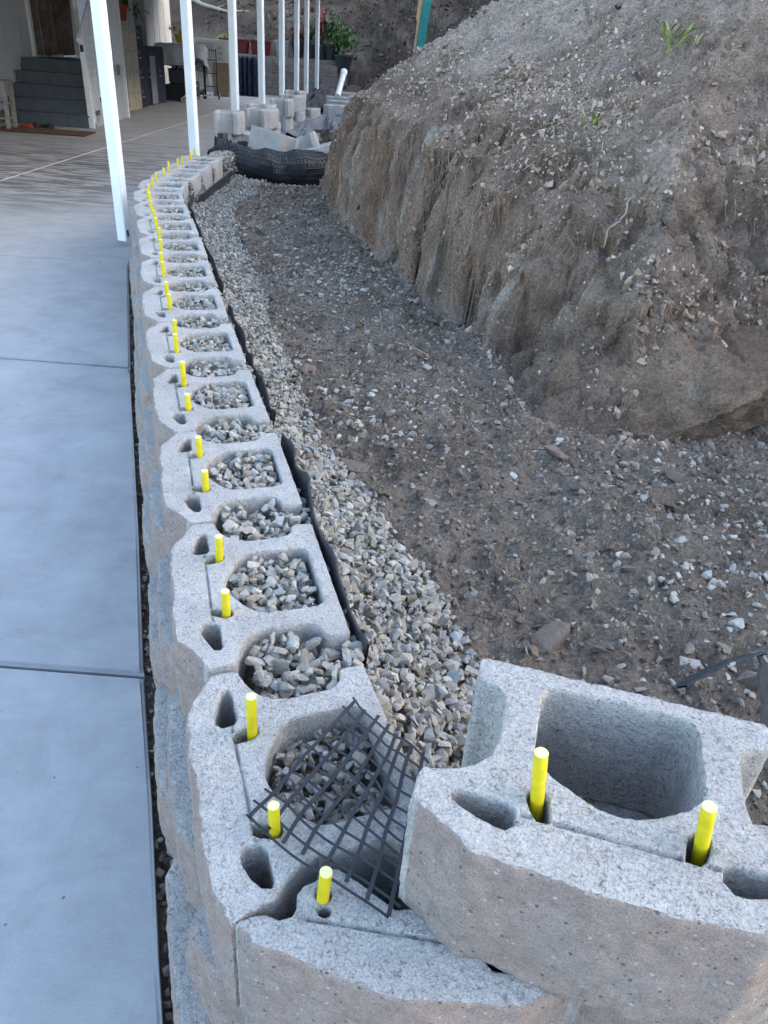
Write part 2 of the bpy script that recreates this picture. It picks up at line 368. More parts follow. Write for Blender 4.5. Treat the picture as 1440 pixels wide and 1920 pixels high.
def terrain(X, Y, detail=True):
    P = np.stack([X, Y, np.zeros_like(X)], -1)
    d, _ = path_d(X, Y)
    wob = .05*fbm(P, 2.2, 3, 5)
    s, al = poly_d(BASE, X, Y); ins = inpoly(BASE, X, Y); s = np.where(ins, s, -s)+wob*.8
    # flutes on the cut face (bucket teeth)
    fl = fbm(np.stack([al*5.2, al*0, al*0+3], -1), 1.0, 2, 11)
    fl2 = np.abs(vn(np.stack([al*4.6+1.7, s*.5, al*0], -1), 12))
    facem = st(.0, .1, s)*(1-st(.38, .6, s))*st(2.8, 3.3, Y)
    s = s+facem*(.07*fl+.22*(fl2-.33))
    hc = np.interp(Y, [2.3, 3.0, 3.4, 4, 5.5, 7, 7.8], [.26, .34, .60, .76, .84, .85, .62])
    # boulder region (near, right) rises gently, then steps up; the undercut's shade is painted in the tone
    steep = hc*(st(0, .27, s)*.7+st(.01, .12, s)*.3)
    gentle = .36*st(-.02, .42, s)+.30*st(.52, .66, s)+.05*st(.2, .5, s)
    wr = st(3.5, 2.9, Y)*1.0
    f = np.where(wr > 0, wr*gentle+(1-wr)*steep, steep)
    up = np.maximum(s-.30, 0)*.67+np.maximum(s-2.6, 0)*.05
    lump = .10*fbm(P, .9, 4, 31)+.03*fbm(P, 3.5, 3, 33)
    bank = FLOOR+np.where(s > 0, f+up+lump*st(.15, .9, s), 0)
    s2, _ = poly_d(BASE2, X, Y)
    right = np.interp(Y, BASE2[:, 1], BASE2[:, 0]) < X
    s2 = np.where(right & (Y > 7.2), s2, 0)+0
    b2 = FLOOR+.05+.62*s2+.12*fbm(P, .8, 4, 41)*st(0, 1, s2)
    rough = .022*fbm(P, 3.0, 4, 51)+.012*fbm(P, 14, 3, 52)
    fl_h = FLOOR+rough+.05*st(1.0, 3.0, Y)*st(.25, .9, d)+.05*fbm(P, 1.2, 2, 53)*st(.5, 1, d)
    h = np.maximum(fl_h, bank); h = np.where(Y > 7.3, np.maximum(h, b2*st(7.2, 8.2, Y)), h)
    h = np.where(s > 0, np.maximum(h, bank), h)
    g, t = gravel_target(X, Y, d)
    gz = np.where((Y < 7.6) & (t < 1.3) & (Y > -.5), g-.03, -9); h = np.maximum(h, np.where(d > .2, gz, -9))
    # fill inside the wall so that stones in the cores have a bed
    inner = (d > .012) & (d <= .2)
    bed = np.where(Y < 7.2, np.where(Y < .64, .2, TOPZ-.065), .2)
    h = np.where(inner, bed, h)
    # pit in front of the wall end where the roll lies
    pit = st(1.1, .3, np.hypot((X+1.2)/1.0, (Y-8.1)/.75)); h = np.where(d > .2, h-pit*.12, h)
    h = np.where(d <= .012, -.035+.012*fbm(P, 9, 3, 61), h)
    h = np.where(X < np.interp(Y, [0, .65, 1.11, 1.54, 2.19, 3.62, 5.71, 7, 26], [-.35, -.36, -.52, -.68, -.9, -1.4, -2.1, -2.1, -2.3]), -.16, h)
    # far hillside behind the yard
    far = 1.05+.72*(Y-27.4)+.35*fbm(P, .35, 5, 71)+.05*fbm(P, 2.2, 3, 72)
    h = np.where((Y > 27.1), np.maximum(h, far), h)
    return h, s, al, ins
def grid_lines(segs):
    out = []
    for a, b, st_ in segs: out.append(np.arange(a, b-1e-6, st_))
    return np.concatenate(out+[[segs[-1][1]]])
gx = grid_lines([(-16, -2.4, .5), (-2.4, -1.2, .06), (-1.2, 2.7, .0155), (2.7, 5.2, .04), (5.2, 18, .4)])
gy = grid_lines([(-3, .3, .1), (.3, 7.9, .0155), (7.9, 14, .06), (14, 34, .16), (34, 60, .6)])
GX, GY = np.meshgrid(gx, gy)
H, SS, AL, INS = terrain(GX, GY)
V = np.stack([GX, GY, H], -1)
# normals and clod displacement on the bank
dzx = np.gradient(H, gx, axis=1); dzy = np.gradient(H, gy, axis=0)
Nn = np.stack([-dzx, -dzy, np.ones_like(H)], -1); Nn /= np.linalg.norm(Nn, axis=-1, keepdims=True)
dd_, _ = path_d(GX, GY)
near = (GY > .2) & (dd_ > .3)
bankm = near & (H > FLOOR-.1)
Pn = V[bankm]
steepm = 1-Nn[bankm][:, 2]
disp = (.026+.055*st(.1, .5, steepm))*fbm(Pn, 6.5, 5, 81, .55)+.016*fbm(Pn, 26, 3, 83, .65)
ridg = 1-np.abs(fbm(Pn*[1, 1, .55], 8, 4, 85)); disp += -.045*st(.80, .99, ridg)*st(.06, .3, steepm)
disp += .018*np.abs(fbm(Pn, 17, 3, 86))*2-.010
disp *= st(.3, .6, dd_[bankm])
farw = st(7.8, 9.5, Pn[:, 1]); disp += farw*(.10*fbm(Pn, 1.7, 5, 87)+.05*fbm(Pn, 5, 3, 88))
farw = st(24, 30, Pn[:, 1]); disp += farw*.28*fbm(Pn, 1.1, 5, 89)
V[bankm] += Nn[bankm]*disp[:, None]
# tone (real soil colour: dry grey crust above, brown moist cut, mineral veins; plus painted shade)
T = np.zeros(H.shape+(4,), np.float32); T[..., 3] = 1
Pw = V.copy()
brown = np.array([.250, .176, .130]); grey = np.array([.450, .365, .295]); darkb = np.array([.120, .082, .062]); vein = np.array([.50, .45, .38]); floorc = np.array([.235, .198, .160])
c1 = st(-.25, .35, fbm(Pw, 1.1, 5, 91))[..., None]; c2 = st(-.1, .4, fbm(Pw, 4.5, 4, 92))[..., None]
base = grey*(1-c1*.55)+brown*c1*.55
cut = (INS*st(.0, .06, SS)*(1-st(.34, .62, SS+.06*fbm(Pw, 3, 3, 93))))[..., None]
base = base*(1-cut*.75)+brown*cut*.75
vm = (st(.26, .46, fbm(np.stack([AL*11, Pw[..., 2]*1.4, SS*2], -1), 1.0, 3, 94)) * st(-.15, .2, fbm(Pw, 2.4, 3, 98)) * cut[..., 0]*st(2.7, 3.2, GY))[..., None]
base = base*(1-vm*.8)+vein*vm*.8
pale = st(.3, .55, fbm(Pw, 2.3, 4, 95))[..., None]*INS[..., None]; base = base*(1-pale*.35)+np.array([.30, .285, .27])*pale*.35
dk = st(.25, .5, fbm(Pw, 1.7, 4, 96))[..., None]; base = base*(1-dk*.5)+darkb*dk*.5
lip_shade = (st(.34, .44, SS)*(1-st(.52, .72, SS)))[..., None]*INS[..., None]; base = base*(1-lip_shade*.45)+darkb*lip_shade*.45  # shade of the overhang painted as a dark band in the soil colour
fl_ = (~INS)[..., None]*1.0; fcol = floorc*(1-c2*.35)+darkb*c2*.35; base = base*(1-fl_)+fcol*fl_
far_shade = st(8, 11, GY)[..., None]; c3 = st(-.2, .35, fbm(Pw, .9, 5, 97))[..., None]; base = base*(1-far_shade)+(np.array([.070, .052, .040])*(1-c3)+np.array([.125, .10, .08])*c3)*(.8+.4*c2)*far_shade  # far hill soil darkened: its shade is put into the colour
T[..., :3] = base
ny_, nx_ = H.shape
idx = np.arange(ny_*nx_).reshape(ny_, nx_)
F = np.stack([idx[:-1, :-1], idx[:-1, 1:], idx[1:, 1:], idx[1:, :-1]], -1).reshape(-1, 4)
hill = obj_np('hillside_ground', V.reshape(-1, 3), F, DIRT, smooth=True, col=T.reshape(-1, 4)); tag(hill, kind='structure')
def ground_at(x, y):
    """height of the finished ground mesh (bilinear)"""
    i = np.clip(np.searchsorted(gy, y)-1, 0, ny_-2); j = np.clip(np.searchsorted(gx, x)-1, 0, nx_-2)
    return V[i, j, 2]
def ray_ground(u, v, lo=.4, hi=14.0):
    """point of the ground seen in direction (u, v): used to place roots and weeds where they grow"""
    r = CM@np.array([(u-720)/FPX, (v-960)/FPX, 1.0]); r /= np.linalg.norm(r); t = lo
    while t < hi:
        p = np.array([0, 0, 1.52])+r*t
        if p[2] < ground_at(p[0], p[1]): return p
        t += .01
    return p

# ------------------------------------------------------------------ driveway slabs
EDGE = [(3.0, .28), (.5, .29), (.05, .30), (-.10, .33), (-.20, .40), (-.27, .50), (-.325, .65), (-.365, .76), (-.485, 1.11), (-.64, 1.54), (-.86, 2.19), (-1.36, 3.62), (-2.06, 5.71), (-2.12, 6.1), (-2.14, 8), (-2.2, 14), (-2.35, 27.3)]
def edge_x(y): return float(np.interp(y, [q[1] for q in EDGE], [q[0] for q in EDGE]))
drive = bpy.data.objects.new('driveway', None); link(drive); tag(drive, kind='structure')
JY = [-4.5, -.62, 1.505, 3.69, 5.69, 7.9, 10.2, 12.5, 14.8, 17.1, 19.4, 21.7, 24.2, 27.2]
def slab(y0, y1, x0, x1=None):
    bm = bmesh.new(); g = .004
    if x1 is None:
        pts = [(x0+g, y0+g)]
        if y0 < .28: pts += [(3.0, y0+g), (3.0, .28)]; ys = [q for q in EDGE if q[1] > .28 and q[1] < y1-.03]
        else: pts += [(edge_x(y0), y0+g)]; ys = [q for q in EDGE if q[1] > y0+.03 and q[1] < y1-.03]
        pts += ys+[(edge_x(y1), y1-g), (x0+g, y1-g)]
    else: pts = [(x0+g, y0+g), (x1-g, y0+g), (x1-g, y1-g), (x0+g, y1-g)]
    vs = [bm.verts.new((x, y, -.11)) for x, y in pts]; f = bm.faces.new(vs)
    r = bmesh.ops.extrude_face_region(bm, geom=[f]); nv = [v for v in r['geom'] if isinstance(v, bmesh.types.BMVert)]
    for v in nv: v.co.z = 0
    nvs = set(nv); es = [e for e in bm.edges if e.verts[0] in nvs and e.verts[1] in nvs]
    bmesh.ops.bevel(bm, geom=es, offset=.011, segments=4, affect='EDGES', clamp_overlap=True)
    o = bm_obj('slab', bm, SLAB, drive, smooth=True); w = o.modifiers.new('wn', 'WEIGHTED_NORMAL'); w.keep_sharp = False; w.weight = 100
for a, b in zip(JY[:-1], JY[1:]):
    if b <= 8: slab(a, b, -4.36)
    else: slab(a, b, -4.45)
    slab(a, b, -14, -4.36 if b <= 8 else -4.45)
bm = bmesh.new(); bx(bm, (-4.43, 17.4, -.002), (.022, 19.4, .012)); 
tag(bm_obj('joint_caulk', bm, CAULK, drive))
box('slab_bed', (-8.15, 11.4, -.13), (11.7, 32, .05), DIRT, drive)

# ------------------------------------------------------------------ retaining wall blocks
def mirror(R): return R+[(-x, y) for x, y in R[::-1] if abs(x) > 1e-6]
O_STD = mirror([(0, .213), (.10, .213), (.184, .213), (.190, .207), (.190, .176), (.184, .168), (.165, .163), (.152, .153), (.146, .135), (.145, .07), (.150, .045), (.164, .027), (.184, .013), (.206, .005), (.224, .001), (.228, -.010), (.2285, -.046), (.150, -.094), (.075, -.099), (0, -.1)])
CORE = mirror([(0, .185), (.078, .185), (.092, .180), (.100, .165), (.1005, .075), (.096, .058), (.078, .038), (.045, .018), (.02, .007), (0, .004)])
KID = [(.187, -.023), (.178, -.017), (.122, -.017), (.112, -.024), (.110, -.043), (.120, -.053), (.134, -.052), (.165, -.042), (.184, -.033)]
PKT = [(.072, -.030), (.088, -.031), (.095, -.022), (.101, -.008), (.101, .004), (.094, .010), (.084, .009), (.077, .002), (.074, -.012)]
def ell(cx, cy, a, b, n=12): return [(cx+a*math.cos(2*math.pi*i/n), cy+b*math.sin(2*math.pi*i/n)) for i in range(n)]
HOLES = [CORE, KID, [(-x, y) for x, y in KID][::-1], PKT, [(-x, y) for x, y in PKT][::-1], ell(-.090, -.016, .009, .007), ell(-.095, .006, .0105, .0105)]
O_CUT = [(-.194, -.050), (-.168, -.070), (-.082, -.090), (0, -.1), (.075, -.099), (.150, -.094), (.2285, -.046), (.228, -.010), (.224, .001), (.184, .013), (.150, .035), (.140, .085), (.098, .092), (.094, .058), (.078, .038), (.045, .018), (.02, .007), (-.002, .002), (-.039, .022), (-.082, .044), (-.093, .043), (-.099, .034), (-.110, .022), (-.123, .012), (-.129, .001), (-.125, -.017), (-.128, -.029), (-.143, -.035), (-.160, -.031), (-.178, -.036), (-.190, -.044)]
O_END = O_STD[:13]
i_ = [k for k, q in enumerate(O_STD) if q == (.145, .07)][0]
O_END = O_STD[:i_+1]+[(.141, .048), (.150, .022), (.166, -.002), (.184, -.020), (.190, -.045), (.203, -.078)]+O_STD[[k for k, q in enumerate(O_STD) if q == (.150, -.094)][0]:]
KIDE = [(.170, -.021), (.162, -.016), (.116, -.016), (.105, -.023), (.103, -.042), (.112, -.052), (.128, -.052), (.150, -.045), (.166, -.034)]
def area(P): return .5*sum(a[0]*b[1]-b[0]*a[1] for a, b in zip(P, P[1:]+P[:1]))
def resample(P, ds):
    out = []
    for a, b in zip(P, P[1:]+P[:1]):
        L = math.dist(a, b); n = max(1, int(round(L/ds)))
        for k in range(n): out.append((a[0]+(b[0]-a[0])*k/n, a[1]+(b[1]-a[1])*k/n))
    return out
def block_mesh(name, outer, holes, ds, nz, seed, rough=1.0, h=BH, interior=True, seam=True):
    conts = []
    o = outer if area(outer) > 0 else outer[::-1]; conts.append((resample(o, ds), True))
    for hh in holes:
        q = hh if area(hh) < 0 else hh[::-1]; conts.append((resample(q, ds*.8), False))
    Vs, Fs, MI = [], [], []; nv = 0; tops, bots = [], []
    zs = [0, .0025]+list(np.linspace(.0025, h-.003, nz)[1:])+[h]
    zs = np.array(zs); top2d = []
    for P, isout in conts:
        P = np.array(P); n = len(P); tn = np.roll(P, -1, 0)-np.roll(P, 1, 0); nrm = np.stack([tn[:, 1], -tn[:, 0]], -1); nrm /= np.linalg.norm(nrm, axis=1, keepdims=True)+1e-9
        L = []
        for z in zs:
            q = np.column_stack([P, np.full(n, z)])
            face = (st(-.030, -.060, P[:, 1])*st(.231, .2265, np.abs(P[:, 0]))) if isout else np.zeros(n)
            if isout and outer is O_CUT: face = st(-.045, -.062, P[:, 1])
            bulge = .004*math.sin(math.pi*min(1, max(0, z/h)))-.001
            dsp = face*(bulge*rough+.0075*rough*fbm(q, 10, 3, seed)+.004*rough*fbm(q, 34, 3, seed+5)+.0022*rough*fbm(q, 95, 2, seed+6))+.0012*fbm(q, 60, 3, seed+9)
            inset = .0028 if z in (zs[0], zs[-1]) else 0.0
            if z == zs[-1]: inset = .0022+.0016*fbm(q, 130, 2, seed+3)+.003*np.clip(fbm(q, 45, 2, seed+4)-.3, 0, 1)
            taper = 0.0 if isout else -.0025*(1-z/h)
            q[:, :2] += nrm*(dsp-inset+taper)[:, None]
            if z == zs[-1]: q[:, 2] += .0007*fbm(q, 90, 2, seed+7)
            L.append(q)
        base = nv
        for q in L: Vs.append(q); nv += n
        fmid = (P[:, 1]+np.roll(P[:, 1], -1))/2; xm = (np.abs(P[:, 0])+np.abs(np.roll(P[:, 0], -1)))/2
        isf = (fmid < -.052) if isout else np.zeros(n, bool)
        for k in range(len(zs)-1):
            i = np.arange(n); j = (i+1) % n
            Fs.append(np.stack([base+k*n+i, base+k*n+j, base+(k+1)*n+j, base+(k+1)*n+i], -1)); MI.append(np.where(isf, 1, 0))
        bots.append((base, n, L[0])); tops.append((base+(len(zs)-1)*n, n, L[-1])); top2d.append(L[-1][:, :2])
    Q = np.concatenate(Fs); tri = np.concatenate([Q[:, [0, 1, 2]], Q[:, [0, 2, 3]]]); MI = np.concatenate(MI); MI = np.concatenate([MI, MI])
    # caps
    for which, rings in (('top', tops), ('bot', bots)):
        pts, ids, eds = [], [], []
        for b0, n, q in rings:
            o0 = len(pts); pts += [Vector((x, y)) for x, y in q[:, :2]]; ids += list(range(b0, b0+n)); eds += [(o0+i, o0+(i+1) % n) for i in range(n)]
        nb = len(pts)
        if interior and which == 'top':
            step = max(ds*1.1, .006); xs = np.arange(-.24, .24, step); ys = np.arange(-.11, .22, step); GXx, GYy = np.meshgrid(xs, ys)
            GXx = GXx+rng.uniform(-.3, .3, GXx.shape)*step; GYy = GYy+rng.uniform(-.3, .3, GYy.shape)*step
            ok = inpoly(rings[0][2][:, :2], GXx, GYy)
            allb = np.concatenate([r[2][:, :2] for r in rings])
            for r in rings[1:]: ok &= ~inpoly(r[2][:, :2], GXx, GYy)
            cand = np.stack([GXx[ok], GYy[ok]], -1)
            if seam and ds < .012:
                xs2 = np.arange(-.112, .112, .004); sm = np.concatenate([np.column_stack([xs2, np.full(len(xs2), yy)]) for yy in (-.0325, -.0285, -.0245)])
                ok2 = inpoly(rings[0][2][:, :2], sm[:, 0], sm[:, 1])
                for r in rings[1:]: ok2 &= ~inpoly(r[2][:, :2], sm[:, 0], sm[:, 1])
                cand = cand[np.abs(cand[:, 1]+.0285) > .006]; sm = sm[ok2]
                dm2 = np.min(np.linalg.norm(sm[:, None, :]-allb[None], axis=-1), 1); sm = sm[dm2 > .002]
            dmin = np.min(np.linalg.norm(cand[:, None, :]-allb[None], axis=-1), 1); cand = cand[dmin > step*.55]
            if seam and ds < .012: cand = np.concatenate([cand, sm])
            pts += [Vector(c) for c in cand]
        rv, re, rf, ov, oe, of = delaunay_2d_cdt(pts, eds, [], 0, 1e-7)
        rv = np.array([v[:] for v in rv]); rf = np.array(rf); cen = rv[rf].mean(1)
        ok = inpoly(rings[0][2][:, :2], cen[:, 0], cen[:, 1])
        for r in rings[1:]: ok &= ~inpoly(r[2][:, :2], cen[:, 0], cen[:, 1])
        rf = rf[ok]; mapid = np.zeros(len(rv), int); extra = []
        for i, src in enumerate(ov):
            s0 = [s for s in src if s < nb]
            if s0: mapid[i] = ids[s0[0]]
            else: mapid[i] = nv+len(extra); extra.append(rv[i])
        if extra:
            e = np.array(extra); z = h if which == 'top' else 0
            q = np.column_stack([e, np.full(len(e), z)])
            if which == 'top':
                q[:, 2] += .0008*fbm(q, 70, 3, seed+7)
                if seam:
                    sl = np.exp(-((q[:, 1]+.0285+.0018*fbm(q, 60, 2, seed+8))/.0019)**2)*st(.118, .108, np.abs(q[:, 0])); q[:, 2] -= .0075*sl*(.6+.6*np.clip(fbm(q, 40, 2, seed+6)+.5, 0, 1))
            Vs.append(q); nv += len(e)
        t = mapid[rf]
        a = np.cross(rv[rf[:, 1]]-rv[rf[:, 0]], rv[rf[:, 2]]-rv[rf[:, 0]])
        if (a.sum() > 0) != (which == 'top'): t = t[:, ::-1]
        tri = np.concatenate([tri, t]); MI = np.concatenate([MI, np.zeros(len(t), int)])
    return mesh_np(name, np.concatenate(Vs), tri, [CAST, SPLIT], smooth=False, midx=MI)
def smooth_me(me, ang=None):
    me.polygons.foreach_set('use_smooth', np.ones(len(me.polygons), bool))
    try: me.set_sharp_from_angle(angle=D2R(48))
    except Exception: pass
    return me
mhero = smooth_me(block_mesh('block_hero', O_STD, HOLES[:5], .005, 30, 3))
mnear = [smooth_me(block_mesh('block_near', O_STD, HOLES[:5], .006, 24, 20+7*i)) for i in range(3)]
mcut = smooth_me(block_mesh('block_cut', O_CUT, [HOLES[1], HOLES[3], HOLES[5], HOLES[6]], .0045, 30, 55))
mend = smooth_me(block_mesh('block_end', O_END, [CORE, KIDE]+HOLES[2:5], .005, 28, 31))
mmid = [smooth_me(block_mesh('block_mid', O_STD, HOLES[:5], .011, 12, 70+5*i)) for i in range(4)]
mfar = [smooth_me(block_mesh('block_far', O_STD, HOLES[:5], .022, 6, 110+5*i, interior=False)) for i in range(2)]
mface = [smooth_me(block_mesh('block_course', O_STD, HOLES[:1], .009, 16, 140+5*i)) for i in range(4)]
O_HALF = [(-.11, .12), (-.11, -.05), (-.09, -.085), (.0, -.099), (.09, -.085), (.11, -.05), (.11, .12)]
mhalf = smooth_me(block_mesh('block_part', O_HALF, [], .008, 18, 200, seam=False))

def pin_mesh(L=.14, r=.0080):
    bm = bmesh.new(); lathe(bm, [(r*.9, 0), (r, .001), (r, L-.0012), (r*.9, L)], seg=24)
    me = bpy.data.meshes.new('pin'); bm.to_mesh(me); bm.free(); me.materials.append(YEL); me.materials.append(YELC)
    for p in me.polygons:
        if p.center.z > L-.002 and abs(p.normal.z) > .5: p.material_index = 1
    for p in me.polygons: p.use_smooth = len(p.vertices) == 4
    return me
PINM = pin_mesh()
def place_block(name, me, x, y, az, z, parent=None, pins=None, seedk=0, tilt=(0, 0)):
    """local +y is the back; az = compass azimuth of the row (far direction)"""
    o = bpy.data.objects.new(name, me); link(o, parent)
    o.location = (x, y, z); o.rotation_euler = (tilt[0], tilt[1], D2R(-az-90))
    # local x axis must point towards the near end: back = local +y = (cos az, -sin az)
    if pins:
        for (lx, hgt, lean) in pins:
            p = bpy.data.objects.new('pin', PINM); link(p, o)
            p.location = (lx-math.sin(lean[1])*(.14-hgt), math.sin(lean[0])*(.14-hgt), BH+hgt-.14); p.rotation_euler = (lean[0], lean[1], 0 if abs(lean[1]) > .04 else random.uniform(0, 6))
    return o
wall = thing('retaining_wall', 'curved dry stacked concrete block retaining wall with yellow pins beside the driveway', 'wall', (0, 0, 0))
for i, (x, y, az) in enumerate(ROW):
    me = mnear[i % 3] if i < 4 else (mmid[i % 4] if i < 9 else mfar[i % 2])
    if i == 0: me = mend
    hs = {0: (.05, .08), 1: (.05, .055), 2: (.05, .055), 3: (.045, .075)}.get(i, (random.uniform(.05, .07), random.uniform(.05, .08)))
    ln = lambda: (random.uniform(-.03, .03), random.uniform(-.03, .03))
    # local -x is the far end
    place_block('block', me, x, y, az, TOPZ-BH, wall, [(.088, hs[0], ln()), (-.088, hs[1], ln())])
place_block('block', mcut, .055, .541, -85.0, TOPZ-BH, wall, [(-.095, .06, (0.02, .05))])
place_block('block', mnear[1], .508, .505, -84.0, TOPZ-BH, wall)
# lower courses
for cse, off, z in ((1, .035, .2), (2, .066, .0)):
    for i in range(len(ROW)):
        x, y, az = ROW[i]
        if cse == 1:
            if i == len(ROW)-1: x2, y2, az2 = x, y+.457, az
            else: x2, y2, az2 = ROW[i+1]
            x, y, az = (x+x2)/2, (y+y2)/2, (az+az2)/2
        a = D2R(az); place_block('block', mface[(i+cse) % 4] if i < 8 else mfar[i % 2], x-math.cos(a)*off, y+math.sin(a)*off, az, z, wall)
    k = 0; yy = 7.62 if cse == 1 else 7.39
    while yy < 16.5:
        xx = float(np.interp(yy, PATH[-4:, 1], PATH[-4:, 0]))-off
        place_block('block', mfar[k % 2], xx, yy, -1.5, z, wall); yy += .457; k += 1
place_block('block', mhalf, -.118, .610, -48, .2, wall)
place_block('block', mface[2], .095, .500, -88, .2, wall)
place_block('block', mface[3], .555, .490, -85, .2, wall)
place_block('block', mface[1], .02, .445, -92, .0, wall)
place_block('block', mface[0], .49, .445, -88, .0, wall)
hero = place_block('concrete_block', mhero, .288, .548, -76.4, TOPZ, None, [(-.090, .074, (.0, -.11)), (.091, .060, (.0, -.14))])
tag(hero, 'large hollow grey block with two yellow pins set loose on the near wall end', 'concrete block')

# ------------------------------------------------------------------ crushed stone
def stone_variants(n, npts, seed):
    r = np.random.default_rng(seed); out = []
    for k in range(n):
        p = r.normal(size=(npts, 3)); p /= np.linalg.norm(p, axis=1, keepdims=True); p = np.sign(p)*np.abs(p)**.7
        p *= np.array([r.uniform(1.0, 1.3), r.uniform(.6, 1.0), r.uniform(.42, .8)]); p *= r.uniform(.85, 1.1, (npts, 1))
        bm = bmesh.new()
        for q in p: bm.verts.new(q)
        res = bmesh.ops.convex_hull(bm, input=bm.verts[:])
        bmesh.ops.delete(bm, geom=[v for v in bm.verts if not v.link_faces], context='VERTS')
        bmesh.ops.triangulate(bm, faces=bm.faces[:]); bm.verts.index_update(); bm.normal_update()
        out.append((np.array([v.co[:] for v in bm.verts]), np.array([[v.index for v in f.verts] for f in bm.faces]))); bm.free()
    return out
SV_HI = stone_variants(26, 15, 1); SV_LO = stone_variants(16, 9, 2)
def rot_rand(n, flat=.6):
    a = rng.uniform(0, 2*math.pi, n); b = rng.normal(0, flat, n); c = rng.normal(0, flat, n)
    ca, sa, cb, sb, cc, sc = np.cos(a), np.sin(a), np.cos(b), np.sin(b), np.cos(c), np.sin(c); Z = np.zeros(n); O = np.ones(n)
    Rz = np.stack([ca, -sa, Z, sa, ca, Z, Z, Z, O], -1).reshape(n, 3, 3); Rx = np.stack([O, Z, Z, Z, cb, -sb, Z, sb, cb], -1).reshape(n, 3, 3); Ry = np.stack([cc, Z, sc, Z, O, Z, -sc, Z, cc], -1).reshape(n, 3, 3)
    return Rx@Ry@Rz
def stones_obj(name, C, R, mats, hi_mask, palette, parent=None, flat=.6, jit=.15, pal_p=None):
    Vs, Fs, Cs = [], [], []; nv = 0
    Ro = rot_rand(len(C), flat)
    pal = np.array(palette); pc = pal[rng.choice(len(pal), len(C), p=pal_p)]*rng.uniform(1-jit, 1+jit, (len(C), 1))
    for hi, SVs in ((True, SV_HI), (False, SV_LO)):
        sel = np.where(hi_mask == hi)[0]; var = rng.integers(0, len(SVs), len(sel))
        for k, (pv, pf) in enumerate(SVs):
            ii = sel[var == k]
            if not len(ii): continue
            q = np.einsum('nij,vj->nvi', Ro[ii], pv)*R[ii][:, None, None]+C[ii][:, None, :]
            Vs.append(q.reshape(-1, 3)); m = len(pv)
            Fs.append((pf[None]+(nv+np.arange(len(ii))*m)[:, None, None]).reshape(-1, 3)); nv += len(ii)*m
            Cs.append(np.repeat(np.column_stack([pc[ii], np.ones(len(ii))]), m, 0))
    o = obj_np(name, np.concatenate(Vs), np.concatenate(Fs), mats, parent, col=np.concatenate(Cs))
    return tag(o, kind='stuff')
class Heap:
    """drop stones one by one on a height grid"""
    def __init__(s, x0, y0, x1, y1, hfun, res=.004):
        s.x0, s.y0, s.res = x0, y0, res; s.nx = int((x1-x0)/res); s.ny = int((y1-y0)/res)
        X, Y = np.meshgrid(x0+np.arange(s.nx)*res, y0+np.arange(s.ny)*res); s.h = hfun(X, Y)
    def drop(s, x, y, r, sink=.55):
        k = max(1, int(r*.8/s.res)); j = int((x-s.x0)/s.res); i = int((y-s.y0)/s.res)
        if i-k < 0 or j-k < 0 or i+k+1 > s.ny or j+k+1 > s.nx: return None
        w = s.h[i-k:i+k+1, j-k:j+k+1]
        z = w.mean()*.6+w.max()*.4+r*sink*.62
        ar = np.arange(-k, k+1)*s.res; rr = (ar[:, None]**2+ar[None]**2)/(r*r)
        np.maximum(w, z+r*.62*np.sqrt(np.clip(1-rr, 0, 1))-1e9*(rr > 1), out=w)
        return z
GP = [(.34, .32, .28), (.285, .27, .24), (.39, .375, .335), (.26, .265, .265), (.23, .21, .18), (.34, .30, .24), (.31, .33, .335), (.18, .155, .125)]
GPp = [.22, .2, .17, .13, .1, .08, .06, .04]
# row-local points
cores_c, heap_pts = [], []
allC, allR = [], []
def bedfun(X, Y):
    d, _ = path_d(X, Y); g, t = gravel_target(X, Y, d)
    return np.where(d < .205, TOPZ-.065, terrain(X, Y)[0])
hp = Heap(-2.2, .35, 1.3, 7.9, bedfun, .005)
def to_world(bl, lx, ly):
    x, y, az = bl; a = D2R(-az-90); c, s = math.cos(a), math.sin(a); return x+c*lx-s*ly, y+s*lx+c*ly
def core_fill(bl, cap, n):
    k = 0; lay = []
    while k < n:
        lx, ly = random.uniform(-.1, .1), random.uniform(.005, .185)
        if not bool(inpoly(np.array(CORE), np.array([lx*1.12]), np.array([(ly-.095)*1.12+.095]))[0]): k += 1; continue
        x, y = to_world(bl, lx, ly); r = random.choice((random.uniform(.0055, .009), random.uniform(.0075, .0135), random.uniform(.009, .0155))); z = hp.drop(x, y, r); k += 1
        if z is not None and z < cap: cores_c.append((x, y, z, r))
for i, bl in enumerate(ROW):
    core_fill(bl, TOPZ-(.008 if i else .035), 900 if i < 6 else 560)
def notch_ok(X, Y):
    """true where the plan point is outside every top-course block (solid outline)"""
    ok = np.ones(X.shape, bool)
    for bl in ROW+[(.045, .548, -85.0), (.508, .505, -84.0)]:
        a = D2R(-bl[2]-90); c, s = math.cos(a), math.sin(a); dx, dy = X-bl[0], Y-bl[1]
        lx, ly = c*dx+s*dy, -s*dx+c*dy
        ok &= ~((np.abs(lx) < .240) & inpoly(np.array(O_STD)*[1.05, 1.04], lx, ly))
    return ok
nn = 110000
PA = PATH[3:]; segL = np.linalg.norm(np.diff(PA, axis=0), axis=1); cum = np.concatenate([[0], np.cumsum(segL)]); tot = float(np.interp(7.9, PA[:, 1], cum))
aa = rng.uniform(0, tot, nn); ofs = rng.uniform(.03, .98, nn); kk = np.clip(np.searchsorted(cum, aa)-1, 0, len(segL)-1); dv = np.diff(PA, axis=0)[kk]/segL[kk][:, None]
pb = PA[kk]+dv*(aa-cum[kk])[:, None]; X = pb[:, 0]+dv[:, 1]*ofs; Y = pb[:, 1]-dv[:, 0]*ofs
d, al_ = path_d(X, Y)
g, t = gravel_target(X, Y, d)
edgen = fbm(np.stack([X, Y, X*0], -1), 4, 3, 301)
